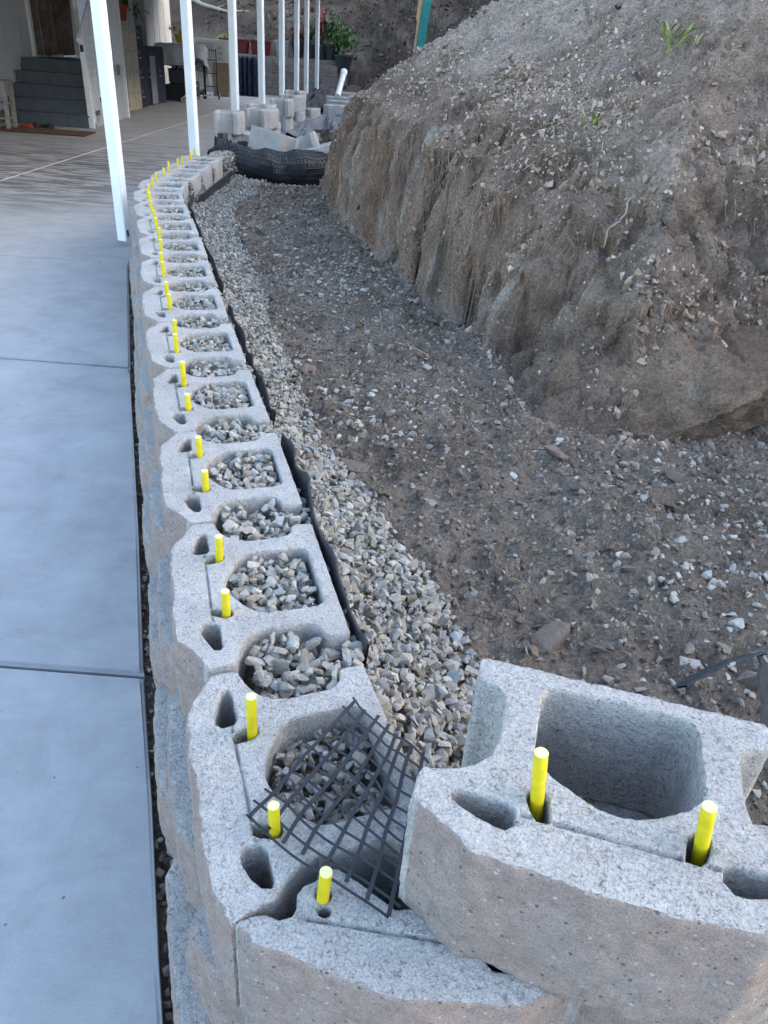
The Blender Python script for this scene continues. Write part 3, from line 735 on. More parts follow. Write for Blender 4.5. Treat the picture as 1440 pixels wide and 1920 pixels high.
prob = np.where(d < .215, 1.0, st(1.25, .7, t+.35*edgen))
sel = (d > .03) & (t < 1.4) & (rng.random(nn) < prob) & notch_ok(X, Y) & (Y < 7.85) & (X < .75)
sel &= ~((Y < .66) & (X > .16)) & (Y > .60)
X, Y, d, t, g = X[sel], Y[sel], d[sel], t[sel], g[sel]
for x, y, dd, tt, gg in zip(X, Y, d, t, g):
    r = random.choice((random.uniform(.0055, .009), random.uniform(.0075, .0145), random.uniform(.009, .0165)))
    if random.random() < .06: r *= 1.35
    z = hp.drop(x, y, r, .5)
    if z is None: continue
    cap = TOPZ-.012 if dd < .225 else gg+.010+random.uniform(0, .008)
    if z > cap: continue
    if y < .64 and dd < .2 and z > .52: pass
    heap_pts.append((x, y, z, r))
# scattered stones on the soil
ns = 17000
X = rng.uniform(-1.3, 2.2, ns); Y = rng.uniform(.5, 8.0, ns); d, _ = path_d(X, Y); g, t = gravel_target(X, Y, d)
s_, al2 = poly_d(BASE, X, Y); inside = inpoly(BASE, X, Y)
cl = fbm(np.stack([X, Y, X*0+5], -1), 2.0, 4, 303, .6)
pr = st(-.03, .18, cl)*np.clip(1.35-.42*(t-.75), .0, 1)+.07
sel = (t > .75) & (~inside) & (rng.random(ns) < pr) & (s_ > .05) & (d > .3) & (X < 1.8)
scat = []
for x, y in zip(X[sel], Y[sel]):
    r = min(.019, abs(random.gauss(.0, .0060))+.0055)
    z = float(ground_at(x, y))+r*random.uniform(-.05, .25); scat.append((x, y, z, r))
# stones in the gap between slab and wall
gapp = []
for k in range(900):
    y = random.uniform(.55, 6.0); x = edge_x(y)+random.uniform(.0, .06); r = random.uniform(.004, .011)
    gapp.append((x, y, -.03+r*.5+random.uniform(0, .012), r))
def split(A): A = np.array(A); return A[:, :3], A[:, 3]
C, R = split(cores_c); stones_obj('core_gravel', C, R, STONE, C[:, 1] < 2.2, GP, pal_p=GPp)
C, R = split(heap_pts); stones_obj('gravel_backfill', C, R, STONE, C[:, 1] < 2.2, GP, pal_p=GPp)
C, R = split(scat); stones_obj('scattered_gravel', C, R, STONE, C[:, 1] < 2.8, [(.38, .365, .32), (.33, .315, .28), (.28, .265, .235), (.43, .415, .37)], flat=.4)
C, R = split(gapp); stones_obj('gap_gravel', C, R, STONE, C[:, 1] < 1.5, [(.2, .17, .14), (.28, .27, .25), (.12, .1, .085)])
# soil crumbs over floor and bank
def crumbs(name, n, x0, x1, y0, y1, rmin, rs, cond, pal, hi=False, seed=1):
    X = rng.uniform(x0, x1, n); Y = rng.uniform(y0, y1, n)
    ok = cond(X, Y); X, Y = X[ok], Y[ok]
    i = np.clip(np.searchsorted(gy, Y)-1, 0, ny_-2); j = np.clip(np.searchsorted(gx, X)-1, 0, nx_-2)
    R = rmin+np.abs(rng.normal(0, rs, len(X)))
    fx = np.clip((X-gx[j])/(gx[j+1]-gx[j]), 0, 1); fy = np.clip((Y-gy[i])/(gy[i+1]-gy[i]), 0, 1)
    P = V[i, j]*((1-fx)*(1-fy))[:, None]+V[i, j+1]*(fx*(1-fy))[:, None]+V[i+1, j]*((1-fx)*fy)[:, None]+V[i+1, j+1]*(fx*fy)[:, None]
    C = P+Nn[i, j]*(R*.25)[:, None]
    return stones_obj(name, C, R, CLOD, np.zeros(len(C), bool), pal, flat=1.2, jit=.25)
def c_floor(X, Y):
    d, _ = path_d(X, Y); g, t = gravel_target(X, Y, d); return (t > .75) & (~inpoly(BASE, X, Y)) & (d > .3)
def c_bank(X, Y):
    s, _ = poly_d(BASE, X, Y); n = fbm(np.stack([X, Y, X*0+9], -1), 1.3, 3, 305)
    return inpoly(BASE, X, Y) & ((s > .5) | (rng.random(len(X)) < .35)) & (rng.random(len(X)) < .25+.75*st(-.2, .3, n))
crumbs('soil_crumbs', 30000, -1.2, 2.4, .6, 4.4, .0022, .005, c_floor, [(.20, .16, .13), (.27, .22, .185), (.13, .10, .08), (.34, .30, .26)])
crumbs('far_soil_crumbs', 12000, -1.5, 1.0, 4.3, 8.2, .004, .0075, c_floor, [(.20, .16, .13), (.27, .22, .185), (.13, .10, .08), (.34, .30, .26)])
crumbs('soil_clods', 1500, -1.2, 2.4, .6, 5.5, .007, .010, c_floor, [(.20, .168, .142), (.25, .212, .18), (.15, .12, .10)])
crumbs('slope_crumbs', 80000, -.9, 3.6, 2.4, 7.8, .003, .0048, c_bank, [(.35, .285, .23), (.41, .34, .28), (.25, .195, .15), (.31, .255, .21), (.47, .415, .36)])

def c_cut(X, Y):
    s, _ = poly_d(BASE, X, Y); n = fbm(np.stack([X, Y, X*0+19], -1), 3.0, 3, 306); return inpoly(BASE, X, Y) & (s < .8) & (n > -.1)
crumbs('bank_clods', 42000, -1.0, 2.8, 2.4, 7.8, .004, .0085, c_cut, [(.27, .20, .15), (.34, .265, .21), (.19, .14, .105), (.41, .34, .28)])
def c_far(X, Y): return (X > np.interp(Y, BASE2[:, 1], BASE2[:, 0])+.1) | (Y > 27.5)
crumbs('hillside_clods', 15000, -7, 2.0, 8.0, 34, .012, .028, c_far, [(.10, .078, .062), (.06, .046, .036), (.16, .135, .11), (.045, .035, .028)])  # clod colours darkened to go with the shade painted on the far hill
# individual rocks on the trench floor
def rock(px, r, label, pal, sq=(1, .8, .6), tz=.0):
    p = ray_ground(*px); pv, pf = stone_variants(1, 26, int(px[0]))[0]
    bm = bmesh.new(); vs = [bm.verts.new(Vector(q)*r) for q in pv]
    for f in pf: bm.faces.new([vs[k] for k in f])
    bmesh.ops.subdivide_edges(bm, edges=bm.edges[:], cuts=2, use_grid_fill=True)
    q = np.array([v.co[:] for v in bm.verts]); dn = fbm(q+px[0], 30, 4, 7)*r*.14
    for v, dl in zip(bm.verts, dn): v.co += v.co.normalized()*dl; v.co.x *= sq[0]; v.co.y *= sq[1]; v.co.z *= sq[2]
    o = bm_obj('rock', bm, pal); o.location = (p[0], p[1], p[2]+r*sq[2]*.25+tz); o.rotation_euler = (.2, .1, px[0] % 6)
    tag(o, label, 'rock')
RB = m_noise('brown_rock', (.15, .11, .085), (.24, .18, .145), 25, .9, .004, 60)
RR = m_noise('rusty_clod', (.13, .075, .045), (.2, .12, .075), 25, .9, .004, 60)
RP = m_noise('pale_rock', (.25, .24, .225), (.36, .35, .33), 40, .9, .004, 60)
RD = m_noise('dark_clod', (.12, .095, .078), (.19, .155, .13), 30, .95, .006, 60)
rock((577, 694), .042, 'smooth brown rock lying on the gravel edge below the rutted bank face', RB)
rock((806, 603), .040, 'rusty orange brown clod at the foot of the grooved bank face', RR)
rock((1290, 1246), .026, 'pale oval stone on the soil behind the loose hollow block', RP)
rock((1030, 1205), .055, 'large dark soil clod beside the gravel just behind the loose block', RD)
rock((660, 880), .052, 'dark brown clod half buried in the middle of the gravel strip', RD)
rock((820, 1125), .033, 'brown clod on the gravel edge among white stones near the trench middle', RD)
rock((1040, 850), .045, 'grey brown clod just below the smooth leaning boulder face', RB)
rock((1180, 922), .030, 'small dark clod on bare soil below the boulder face right side', RD)
rock((800, 690), .03, 'small dusty grey rock at the bottom of the fluted bank', RP)
rock((790, 1385), .030, 'flat grey stone in the gravel left of the loose hollow block', RP)

# boulder face leaning out of the bank
def PXZ0(u, v, z):
    r = CM@np.array([(u-720)/FPX, (v-960)/FPX, 1.0]); k = (1.52-z)/-r[2]; return np.array([r[0]*k, r[1]*k, z])
bp = [PXZ0(978, 808, .31), PXZ0(1010, 838, .30), PXZ0(1180, 866, .30), PXZ0(1330, 838, .30), PXZ0(1440, 812, .30), PXZ0(1030, 700, .50), PXZ0(1122, 590, .66), PXZ0(1225, 612, .66), PXZ0(1330, 680, .62), PXZ0(1440, 745, .56)]
bp += [p+np.array([.25, .45, .05]) for p in bp[5:]]+[p+np.array([.3, .6, -.1]) for p in bp[:5]]
bm = bmesh.new()
for p_ in bp: bm.verts.new(p_)
bmesh.ops.convex_hull(bm, input=bm.verts[:]); bmesh.ops.delete(bm, geom=[v for v in bm.verts if not v.link_faces], context='VERTS')
bmesh.ops.triangulate(bm, faces=bm.faces[:])
for _ in range(5):
    bmesh.ops.subdivide_edges(bm, edges=[e for e in bm.edges if e.calc_length() > .03], cuts=1, use_grid_fill=True); bmesh.ops.triangulate(bm, faces=bm.faces[:])
bmesh.ops.smooth_vert(bm, verts=bm.verts[:], factor=.5, use_axis_x=True, use_axis_y=True, use_axis_z=True)
for _ in range(1): bmesh.ops.smooth_vert(bm, verts=bm.verts[:], factor=.5, use_axis_x=True, use_axis_y=True, use_axis_z=True)
bm.normal_update(); q_ = np.array([v.co[:] for v in bm.verts]); dd = .05*fbm(q_, 3.0, 5, 501)+.022*fbm(q_, 13, 4, 502, .6)-.026*st(.78, .98, 1-np.abs(fbm(q_*[1, 1, .6], 5, 4, 503)))
for v, dl in zip(bm.verts, dd): v.co += v.normal*dl
bo = bm_obj('boulder', bm, DIRT, smooth=True)
q_ = np.array([v.co[:] for v in bo.data.vertices]); cc = np.array([.245, .178, .132])[None]*(1+.3*fbm(q_, 3, 4, 504))[:, None]; gm = (.7*st(.0, .4, fbm(q_, 2.6, 5, 505)+.9*(q_[:, 2]-.62)))[:, None]; cc = cc*(1-gm)+np.array([.34, .29, .235])*gm
at = bo.data.color_attributes.new('tone', 'FLOAT_COLOR', 'POINT'); at.data.foreach_set('color', np.column_stack([cc, np.ones(len(cc))]).astype(np.float32).ravel())
tag(bo, 'smooth leaning soil covered boulder face at the foot of the bank on the right', 'boulder')

# roots and weeds on the bank
def root(pxs, r, label, m=ROOT, lift=.012):
    pts = [Vector(ray_ground(*p))+Vector((0, 0, lift)) - Vector((0, .004, 0)) for p in pxs]
    q = smooth_pts(pts, 7); n = len(q); q = [p+Vector((random.gauss(0, .002), random.gauss(0, .002), random.gauss(0, .002))) for p in q]
    bm = bmesh.new(); tube(bm, q, [r*(1-.75*abs(i/n-.3)) for i in range(n)], 6)
    tag(bm_obj('root', bm, m, smooth=True), label, 'root')
root([(1258, 352), (1215, 368), (1180, 380), (1170, 410), (1140, 436), (1130, 468)], .0055, 'long pale root bending down across the middle of the bank slope')
root([(1130, 268), (1122, 300), (1100, 318), (1085, 325)], .003, 'thin pale root on the slope below the small green sprout')
root([(1290, 380), (1280, 400), (1275, 430), (1265, 444)], .003, 'short curved pale root to the right of the long root')
root([(1360, 728), (1368, 750), (1395, 775), (1420, 800), (1440, 822)], .0035, 'thin pale root hanging at the right edge beside the boulder')
root([(1018, 285), (1005, 305), (985, 320), (978, 325)], .0025, 'thin straight root lying on the upper bank left of the grass sprout')
root([(600, 270), (640, 240), (690, 215), (740, 190)], .003, 'fine brown root trailing along the left crest of the bank', ROOTD)
root([(740, 645), (770, 655), (800, 668)], .004, 'small twig on the trench floor under the fluted bank', ROOT)
root([(698, 560), (712, 590), (715, 625)], .0025, 'curved fine root at the foot of the left bank face', ROOT)
# many fine hair roots: uncountable
bm = bmesh.new()
for k in range(420):
    u = random.uniform(590, 940); v = random.uniform(150, 460)
    if v < 330-(u-590)*.75 or v > 380+(u-590)*.4: continue
    p = Vector(ray_ground(u, v)); L = random.uniform(.05, .2)
    dr = Vector((random.gauss(-.35, .35), random.gauss(-.35, .3), -1)).normalized(); q = []
    for i in range(5):
        t = i/4; a = p+dr*L*t+Vector((random.gauss(0, .008), random.gauss(0, .008), .0))
        gz = float(ground_at(a.x, a.y)); a.z = max(a.z, gz-.0)+.006; q.append(a)
    tube(bm, q, random.uniform(.0007, .0018), 3)
for k in range(260):
    u = random.uniform(700, 1440); v = random.uniform(20, 700)
    p = Vector(ray_ground(u, v)); a = random.uniform(0, 6.28); L = random.uniform(.03, .12); q = []
    for i in range(5):
        a += random.gauss(0, .5); p = p+Vector((math.cos(a), math.sin(a), 0))*L/4
        q.append(Vector((p.x, p.y, float(ground_at(p.x, p.y))+.007)))
    tube(bm, q, random.uniform(.0006, .0014), 3)
tag(bm_obj('hair_roots', bm, m_noise('hair_root', (.20, .14, .10), (.36, .29, .22), 30, .9)), kind='stuff')
def leaf_blade(bm, p, dr, L, w, bend=.3, seg=5):
    dr = dr.normalized(); side = dr.cross(Vector((0, 0, 1)))
    if side.length < .05: side = Vector((1, 0, 0))
    side.normalize(); nm = side.cross(dr); rows = []
    for i in range(seg+1):
        t = i/seg; c = p+dr*L*t+Vector((0, 0, -bend*L*t*t)); ww = w*math.sin(math.pi*min(.97, .12+.88*t))**.7*.5
        rows.append((bm.verts.new(c+side*ww+nm*ww*.3), bm.verts.new(c), bm.verts.new(c-side*ww+nm*ww*.3)))
    for a, b in zip(rows, rows[1:]):
        bm.faces.new((a[0], a[1], b[1], b[0])); bm.faces.new((a[1], a[2], b[2], b[1]))
def weed(px, h, n, label, m=LEAFL, sp=.7):
    p = Vector(ray_ground(*px)); t = thing('grass_sprout', label, 'weed', p)
    for k in range(n):
        a = random.uniform(0, 6.28); dr = Vector((math.cos(a)*sp, math.sin(a)*sp, 1)); bm = bmesh.new()
        q = [Vector((0, 0, -.01))+dr.normalized()*h*.5*i/3 for i in range(4)]; tube(bm, q, .0018, 5)
        bm_obj('stem', bm, m, t)
        for j in range(3):
            b = a+random.gauss(0, .9); bm = bmesh.new()
            leaf_blade(bm, q[3]-dr.normalized()*h*.12*j, Vector((math.cos(b), math.sin(b), random.uniform(.5, 1.3))), h*random.uniform(.4, .65), .012)
            bm_obj('leaf', bm, m, t)
weed((1255, 100), .24, 5, 'tall light green grass sprout near the top right of the bank')
weed((1108, 240), .13, 3, 'small bright green sprout in the middle of the bank slope')
weed((1178, 245), .045, 2, 'tiny green seedling on the bank right of the small sprout')
weed((1290, 100), .15, 3, 'pale dry grass stems beside the tall sprout on the upper bank', m_noise('dry_grass', (.22, .24, .12), (.34, .33, .18), 20, .8))
weed((1160, 22), .07, 4, 'dark purple leafy seedling at the top edge of the bank', m_noise('purple_leaf', (.05, .02, .05), (.1, .04, .08), 20, .7))

# ------------------------------------------------------------------ geogrid scrap, fabric
def PXZ(u, v, z):
    r = CM@np.array([(u-720)/FPX, (v-960)/FPX, 1.0]); k = (1.52-z)/-r[2]; return Vector((r[0]*k, r[1]*k, z))
scrap = thing('geogrid_scrap', 'black plastic geogrid scrap draped over the gravel filled core beside the loose block', 'mesh', (0, 0, 0))
gc = [PXZ(668, 1312, .608), PXZ(800, 1430, .612), PXZ(722, 1722, .606), PXZ(462, 1538, .608)]  # top-left, right, bottom, left
def gpt(s, t):
    p = gc[0]*(1-s)*(1-t)+gc[1]*s*(1-t)+gc[2]*s*t+gc[3]*(1-s)*t
    w = fbm(np.array([[s*2.3, t*2.3, 1.0]]), 1.0, 2, 401)[0]; w2 = fbm(np.array([[s*2.3, t*2.3, 8.0]]), 1.0, 2, 402)[0]
    return p+Vector((.012*w2, .010*w, .007*w+.004-.016*math.exp(-((s-.42)/.22)**2-((t-.38)/.22)**2)))
def strand(pts, w=.0019, h=.0009):
    bm = bmesh.new(); rings = []; n = len(pts)
    for i, p in enumerate(pts):
        t = (pts[min(i+1, n-1)]-pts[max(i-1, 0)]).normalized(); a = t.cross(Vector((0, 0, 1))).normalized(); b = a.cross(t)
        rings.append([bm.verts.new(p+a*x+b*y) for x, y in ((w, h), (-w, h), (-w, -h), (w, -h))])
    for r1, r2 in zip(rings, rings[1:]):
        for j in range(4): bm.faces.new((r1[j], r1[(j+1) % 4], r2[(j+1) % 4], r2[j]))
    bm.faces.new(rings[0][::-1]); bm.faces.new(rings[-1]); bm_obj('strand', bm, BLK, scrap)
ns_, nt_ = 8, 12
for i in range(ns_):
    s = i/(ns_-1); a, b = random.uniform(-.05, .02), random.uniform(.96, 1.06)
    strand([gpt(s, a+(b-a)*k/26)+Vector((0, 0, .0016)) for k in range(27)], .0028, .0006)
for j in range(nt_):
    t = j/(nt_-1); a, b = random.uniform(-.08, .0), random.uniform(1.0, 1.08)
    strand([gpt(a+(b-a)*k/18, t) for k in range(19)], .0017, .0005)

def ribbon(name, pts, hgt, lean, m, label, cat, th=.002, wob=.012, parent=None, seed=0):
    """upright strip of cloth with real thickness; pts = bottom line"""
    q = smooth_pts(pts, 10); n = len(q); bm = bmesh.new(); rows = []
    K = 5
    for i, p in enumerate(q):
        t = (q[min(i+1, n-1)]-q[max(i-1, 0)]); t.z = 0; t.normalize(); sd = Vector((t.y, -t.x, 0)); r = []
        for k in range(K):
            f = k/(K-1); w = fbm(np.array([[i*.35, f*1.2, seed]]), 1.0, 2, 410)[0]
            hh = hgt[i*len(hgt)//n] if isinstance(hgt, list) else hgt
            c = p+Vector((0, 0, hh*f*(1+.10*w)))+sd*(lean*f+wob*w*f); r.append((bm.verts.new(c-sd*th/2), bm.verts.new(c+sd*th/2)))
        rows.append(r)
    for a, b in zip(rows, rows[1:]):
        for k in range(K-1):
            bm.faces.new((a[k][0], a[k+1][0], b[k+1][0], b[k][0])); bm.faces.new((a[k][1], b[k][1], b[k+1][1], a[k+1][1]))
        bm.faces.new((a[-1][0], a[-1][1], b[-1][1], b[-1][0]))
    o = bm_obj(name, bm, m, parent, smooth=False)
    return tag(o, label, cat) if label else o
def behind(i, off, z, along=0.0):
    x, y, az = ROW[i]; a = D2R(az); return Vector((x+math.cos(a)*off+math.sin(a)*along, y-math.sin(a)*off+math.cos(a)*along, z))
ribbon('fabric_strip', [behind(1, .223, .47, -.23), behind(1, .220, .475, .1), behind(2, .224, .47, -.1), behind(2, .222, .46, .2)], .135, .014, FAB, 'black fabric edge standing behind the nearest gravel filled blocks', 'fabric', th=.004, seed=1)
ribbon('fabric_strip', [behind(3, .224, .46, -.1), behind(3, .224, .455, .2), behind(4, .226, .45, .0), behind(5, .226, .44, .1)], .118, .020, FAB, 'black fabric edge folded outward behind the middle of the block row', 'fabric', th=.004, seed=3, wob=.012)
ribbon('fabric_strip', [behind(6, .228, .43, -.1), behind(8, .228, .42, 0), behind(10, .235, .42, 0), behind(11, .235, .42, .1)], .125, .022, FAB, 'black fabric edge behind the far straight stretch of blocks before the bend', 'fabric', th=.004, seed=5, wob=.012)
ribbon('fabric_strip', [behind(12, .24, .38, -.2), behind(13, .26, .38, 0), behind(14, .26, .38, .2)], .12, .03, FAB, 'sagging black fabric behind the last three blocks at the bend', 'fabric', th=.004, seed=8, wob=.03)
# fabric loop right of the loose block
fp = [PXZ(1262, 1290, .44), PXZ(1300, 1266, .455), PXZ(1350, 1243, .47), PXZ(1400, 1228, .475), PXZ(1428, 1232, .47), PXZ(1440, 1262, .455), PXZ(1442, 1320, .43), PXZ(1450, 1400, .40)]
ribbon('fabric_strip', fp, .03, .028, FAB, 'folded black fabric strip looping over soil right of the loose hollow block', 'fabric', th=.006, seed=11, wob=.006)

# black geogrid roll in the pit beyond the wall end
def roll_shape(pts, rads, m, name, parent, seed):
    q = smooth_pts(pts, 6); n = len(q); seg = 22; Vt, Ft = [], []
    for i, p in enumerate(q):
        t = (q[min(i+1, n-1)]-q[max(i-1, 0)]).normalized(); a = t.cross(Vector((0, 0, 1))).normalized(); b = a.cross(t)
        rr = float(np.interp(i/(n-1), np.linspace(0, 1, len(rads)), rads))
        for j in range(seg):
            an = 2*math.pi*j/seg; w = fbm(np.array([[i*.45, math.cos(an)*1.5, math.sin(an)*1.5+seed]]), 1.0, 3, 420)[0]
            c = p+(a*math.cos(an)+b*math.sin(an))*rr*(1+.35*w); Vt.append(c[:])
    for i in range(n-1):
        for j in range(seg): Ft.append((i*seg+j, i*seg+(j+1) % seg, (i+1)*seg+(j+1) % seg, (i+1)*seg+j))
    o = obj_np(name, np.array(Vt), np.array(Ft), m, parent, smooth=True); return q, o, np.array(Vt).reshape(n, seg, 3)
gr = thing('geogrid_roll', 'bulky dark roll of black geogrid lying in the pit beyond the wall end', 'roll', (0, 0, 0))
rp = [PXZ(395, 300, .50), PXZ(440, 300, .50), PXZ(500, 318, .42), PXZ(560, 322, .40), PXZ(620, 315, .40)]
q, _, GV = roll_shape(rp, [.08, .13, .16, .165, .15], BLK, 'roll_body', gr, 1)
bm = bmesh.new()
for j in range(0, 22):
    tube(bm, [Vector(GV[i, j])*1.0+(Vector(GV[i, j])-q[i]).normalized()*.006 for i in range(len(q))], .0035, 3)
for i in range(0, len(q)-1):
    for f in (0, .5):
        ring = [Vector(GV[i, j]).lerp(Vector(GV[i+1, j]), f)+(Vector(GV[i, j])-q[i]).normalized()*.006 for j in range(22)]; tube(bm, ring+[ring[0]], .0035, 3)
tag(bm_obj('grid_mesh', bm, m_noise('geogrid_edge', (.02, .024, .034), (.035, .042, .058), 30, .45), gr), kind='stuff')
def sheet(name, pxs, z0, m, label, seed, amp=.06, n=22):
    a, b, c, d = [PXZ(*p) for p in pxs]; Vt = []
    for i in range(n):
        for j in range(n):
            s, t = i/(n-1), j/(n-1); p = a*(1-s)*(1-t)+b*s*(1-t)+c*s*t+d*(1-s)*t
            w = 1-abs(fbm(np.array([[s*3, t*3, seed]]), 1.0, 4, 430)[0])*2.2; p.z += amp*w+z0; Vt.append(p[:])
    idn = np.arange(n*n).reshape(n, n); Ft = np.stack([idn[:-1, :-1], idn[1:, :-1], idn[1:, 1:], idn[:-1, 1:]], -1).reshape(-1, 4)
    o = obj_np(name, np.array(Vt), Ft, m, smooth=False); md = o.modifiers.new('thick', 'SOLIDIFY'); md.thickness = .004
    return tag(o, label, 'fabric')
sheet('fabric_sheet', [(505, 262, .40), (640, 262, .40), (650, 215, .42), (560, 215, .42)], 0, FABG, 'crumpled dusty grey fabric sheet behind the stacked blocks beyond the roll', 3, .10)
sheet('fabric_sheet', [(560, 215, .40), (640, 205, .42), (640, 165, .42), (590, 165, .42)], 0, FAB, 'dark crumpled fabric between the furthest block stacks and the bank', 9, .12)
sheet('fabric_sheet', [(400, 285, .46), (470, 290, .44), (460, 262, .42), (410, 262, .42)], 0, FAB, 'black fabric bunched on the driveway edge left of the tilted loose block', 5, .12)

# loose and stacked blocks beyond the wall end: local y=face..tail
def loose(x, y, z, rz, label, tilt=(0, 0), k=0, group=None):
    o = bpy.data.objects.new('concrete_block', mmid[k % 4]); link(o); o.location = (x, y, z); o.rotation_euler = (tilt[0], tilt[1], rz)
    o.material_slots[1].link = 'OBJECT'; o.material_slots[1].material = CAST
    return tag(o, label, 'concrete block', group)
PI = math.pi
# faces point to +x (towards the trench): local -y -> +x  => rz = +90deg
L = loose
L(-1.95, 9.15, .60, PI*.54, 'upright grey block on top of the nearest stack beyond the wall end', k=0)
L(-1.86, 9.22, .40, PI*.62, 'lower block of the nearest two block stack beyond the wall end', k=1)
L(-1.72, 9.85, .60, PI*.45, 'block showing a broken face on top of the second stack beyond the wall end', k=2)
L(-1.74, 9.88, .40, PI*.48, 'bottom block under the broken faced block in the second stack', k=3)
L(-1.84, 10.55, .60, PI*.5, 'block directly behind the broken faced block on the second stack', k=1)
L(-1.80, 10.55, .40, PI*.47, 'bottom block behind the second stack half hidden', k=0)
L(-1.78, 11.75, .60, PI*.52, 'narrow looking block with rough side between the second and third stacks', k=2)
L(-1.80, 11.75, .40, PI*.5, 'lower block beneath the narrow block between second and third stacks', k=1)
L(-1.78, 12.75, .60, PI*.44, 'topmost block of the third stack in front of the white posts', k=3)
L(-1.76, 12.75, .40, PI*.5, 'lower block of the third stack in front of the white posts', k=2)
L(-1.90, 13.9, .60, PI*.5, 'upper block on the far stack with dark joint beside third stack', k=0)
L(-1.62, 13.4, .40, PI*.45, 'single low block right of the third stack near the fabric', k=1)
L(-1.30, 14.2, .42, PI*.05, 'block with pale clean top lying right of the far stacks', k=2)
L(-1.36, 15.4, .42, PI*.95, 'second pale topped block behind the first right of the far stacks', k=3)
L(-1.52, 16.6, .42, PI*1.0, 'flat block furthest along the trench near the white pipe', k=0)
L(-1.35, 17.4, .46, PI*1.02, 'end block beside the white drain pipe on the far bank', k=1)
L(-1.40, 8.42, .50, PI*.86, 'hollow block tilted on the black roll nearest the wall end', (.22, -.12), 1)
L(-1.06, 8.75, .47, PI*.60, 'block lying askew on the black roll behind the tilted one', (-.35, .25), 2)
L(-.86, 8.45, .42, PI*.12, 'pale block partly buried at the bank side of the black roll', (-.1, -.25), 3)

# ------------------------------------------------------------------ carport posts and roof
PX_ = [(-2.27, 6.27), (-2.26, 8.57), (-2.29, 10.8), (-2.325, 12.9), (-2.365, 15.1), (-2.40, 17.2), (-2.425, 18.9), (-2.475, 21.3)]
PL = ['nearest white square carport post standing on the driveway beside the block wall', 'second white carport post from the camera rising behind the last wall block',
      'third white carport post rising behind the nearest block stack', 'fourth white carport post in front of the red planter wall end',
      'fifth white carport post in front of the grey blue tub', 'sixth white carport post in front of the green potted plants', 'seventh white carport post second from the right', 'furthest and rightmost of the white carport posts']
for (x, y), lb in zip(PX_, PL):
    t = thing('carport_post', lb, 'post', (x, y, 0), D2R(-14), 'white carport posts beside the wall')
    w = .082
    box('shaft', (0, 0, 1.30), (w, w, 2.52), WPAINT, t, bevel=.006)
    if y < 7:
        box('drain_notch', (w/2+.001, -.01, .10), (.004, .022, .05), BLK, t)
croof = thing('carport_roof', 'carport roof carried by the row of white posts over the driveway', 'roof', (0, 0, 2.56))
box('roof_panel', (-4.6, 14.6, .09), (5.3, 17.6, .05), WSIDE, croof)
box('beam', (-2.36, 14.6, .03), (.09, 17.4, .06), WPAINT, croof, rz=D2R(.8))

# ------------------------------------------------------------------ house side
house = thing('house', 'white sided house wall with door and curtain behind the grey steps', 'house', (-6.95, 14.3, 0), D2R(-1.2))
def hb(name, c, s, m, **k): return box(name, c, s, m, house, **k)
hb('wall', (-.15, -3.5, 1.8), (.26, 12.2, 3.6), WSIDE)              # y -9.6..2.6
for k in range(26):
    if k < 25: hb('siding_board', (-.012, -9.4+k*.44, 2.0), (.014, .415, 2.06), WSIDE, bevel=.004)
hb('skirt_trim', (.004, -3.6, .90), (.03, 11.8, .10), WSIDE, bevel=.004)
hb('skirt', (-.018, -3.6, .42), (.012, 11.8, .80), WSIDE)
hb('wall', (-.15, 6.95, 1.8), (.26, 5.5, 3.6), WSIDE)               # y 4.2..9.7
for k in range(12): hb('siding_board', (-.012, 4.45+k*.44, 2.0), (.014, .415, 3.0), WSIDE, bevel=.004)
hb('wall', (-.15, 3.4, 3.3), (.26, 1.6, .6), WSIDE)
hb('door_frame', (.012, 1.30, 1.95), (.06, .09, 2.1), WRAIL); hb('door_frame', (.012, 3.15, 1.95), (.06, .09, 2.1), WRAIL)
hb('skirt', (-.15, 3.4, .46), (.26, 1.6, .92), WSIDE)
v = hb('vent', (.006, -.55, .38), (.02, .26, .22), WRAIL)
for k in range(6): box('louvre', (.020, -.55, .30+k*.033), (.008, .22, .010), GREYP, v)
# curtain with folds
def drape(name, w, h, m, parent, loc, rz, folds=9, amp=.04, seed=0, flare=0.0):
    nx, nz = 60, 14; Vt = []
    for i in range(nx):
        for k in range(nz):
            t = i/(nx-1); z = k/(nz-1); a = amp*(1+.4*flare*(1-z))*math.sin(t*folds*2*PI+1.3*math.sin(t*7+seed))+.02*math.sin(z*3+t*9)
            Vt.append((t*w-w/2, a, z*h+.015*math.sin(t*11+seed)*(k == 0)))
    idn = np.arange(nx*nz).reshape(nx, nz); Ft = np.stack([idn[:-1, :-1], idn[1:, :-1], idn[1:, 1:], idn[:-1, 1:]], -1).reshape(-1, 4)
    o = obj_np(name, np.array(Vt), Ft, m, parent, smooth=True); o.location = loc; o.rotation_euler = (0, 0, rz)
    md = o.modifiers.new('thick', 'SOLIDIFY'); md.thickness = .006; return o
drape('curtain', 1.65, 2.1, m_noise('brown_curtain', (.10, .07, .06), (.26, .2, .18), 5, .85), house, (.02, 2.25, .96), PI/2, 7, .05, 2)
hb('room_back', (-1.5, 3.0, 1.8), (.05, 3.0, 3.6), DARKV)

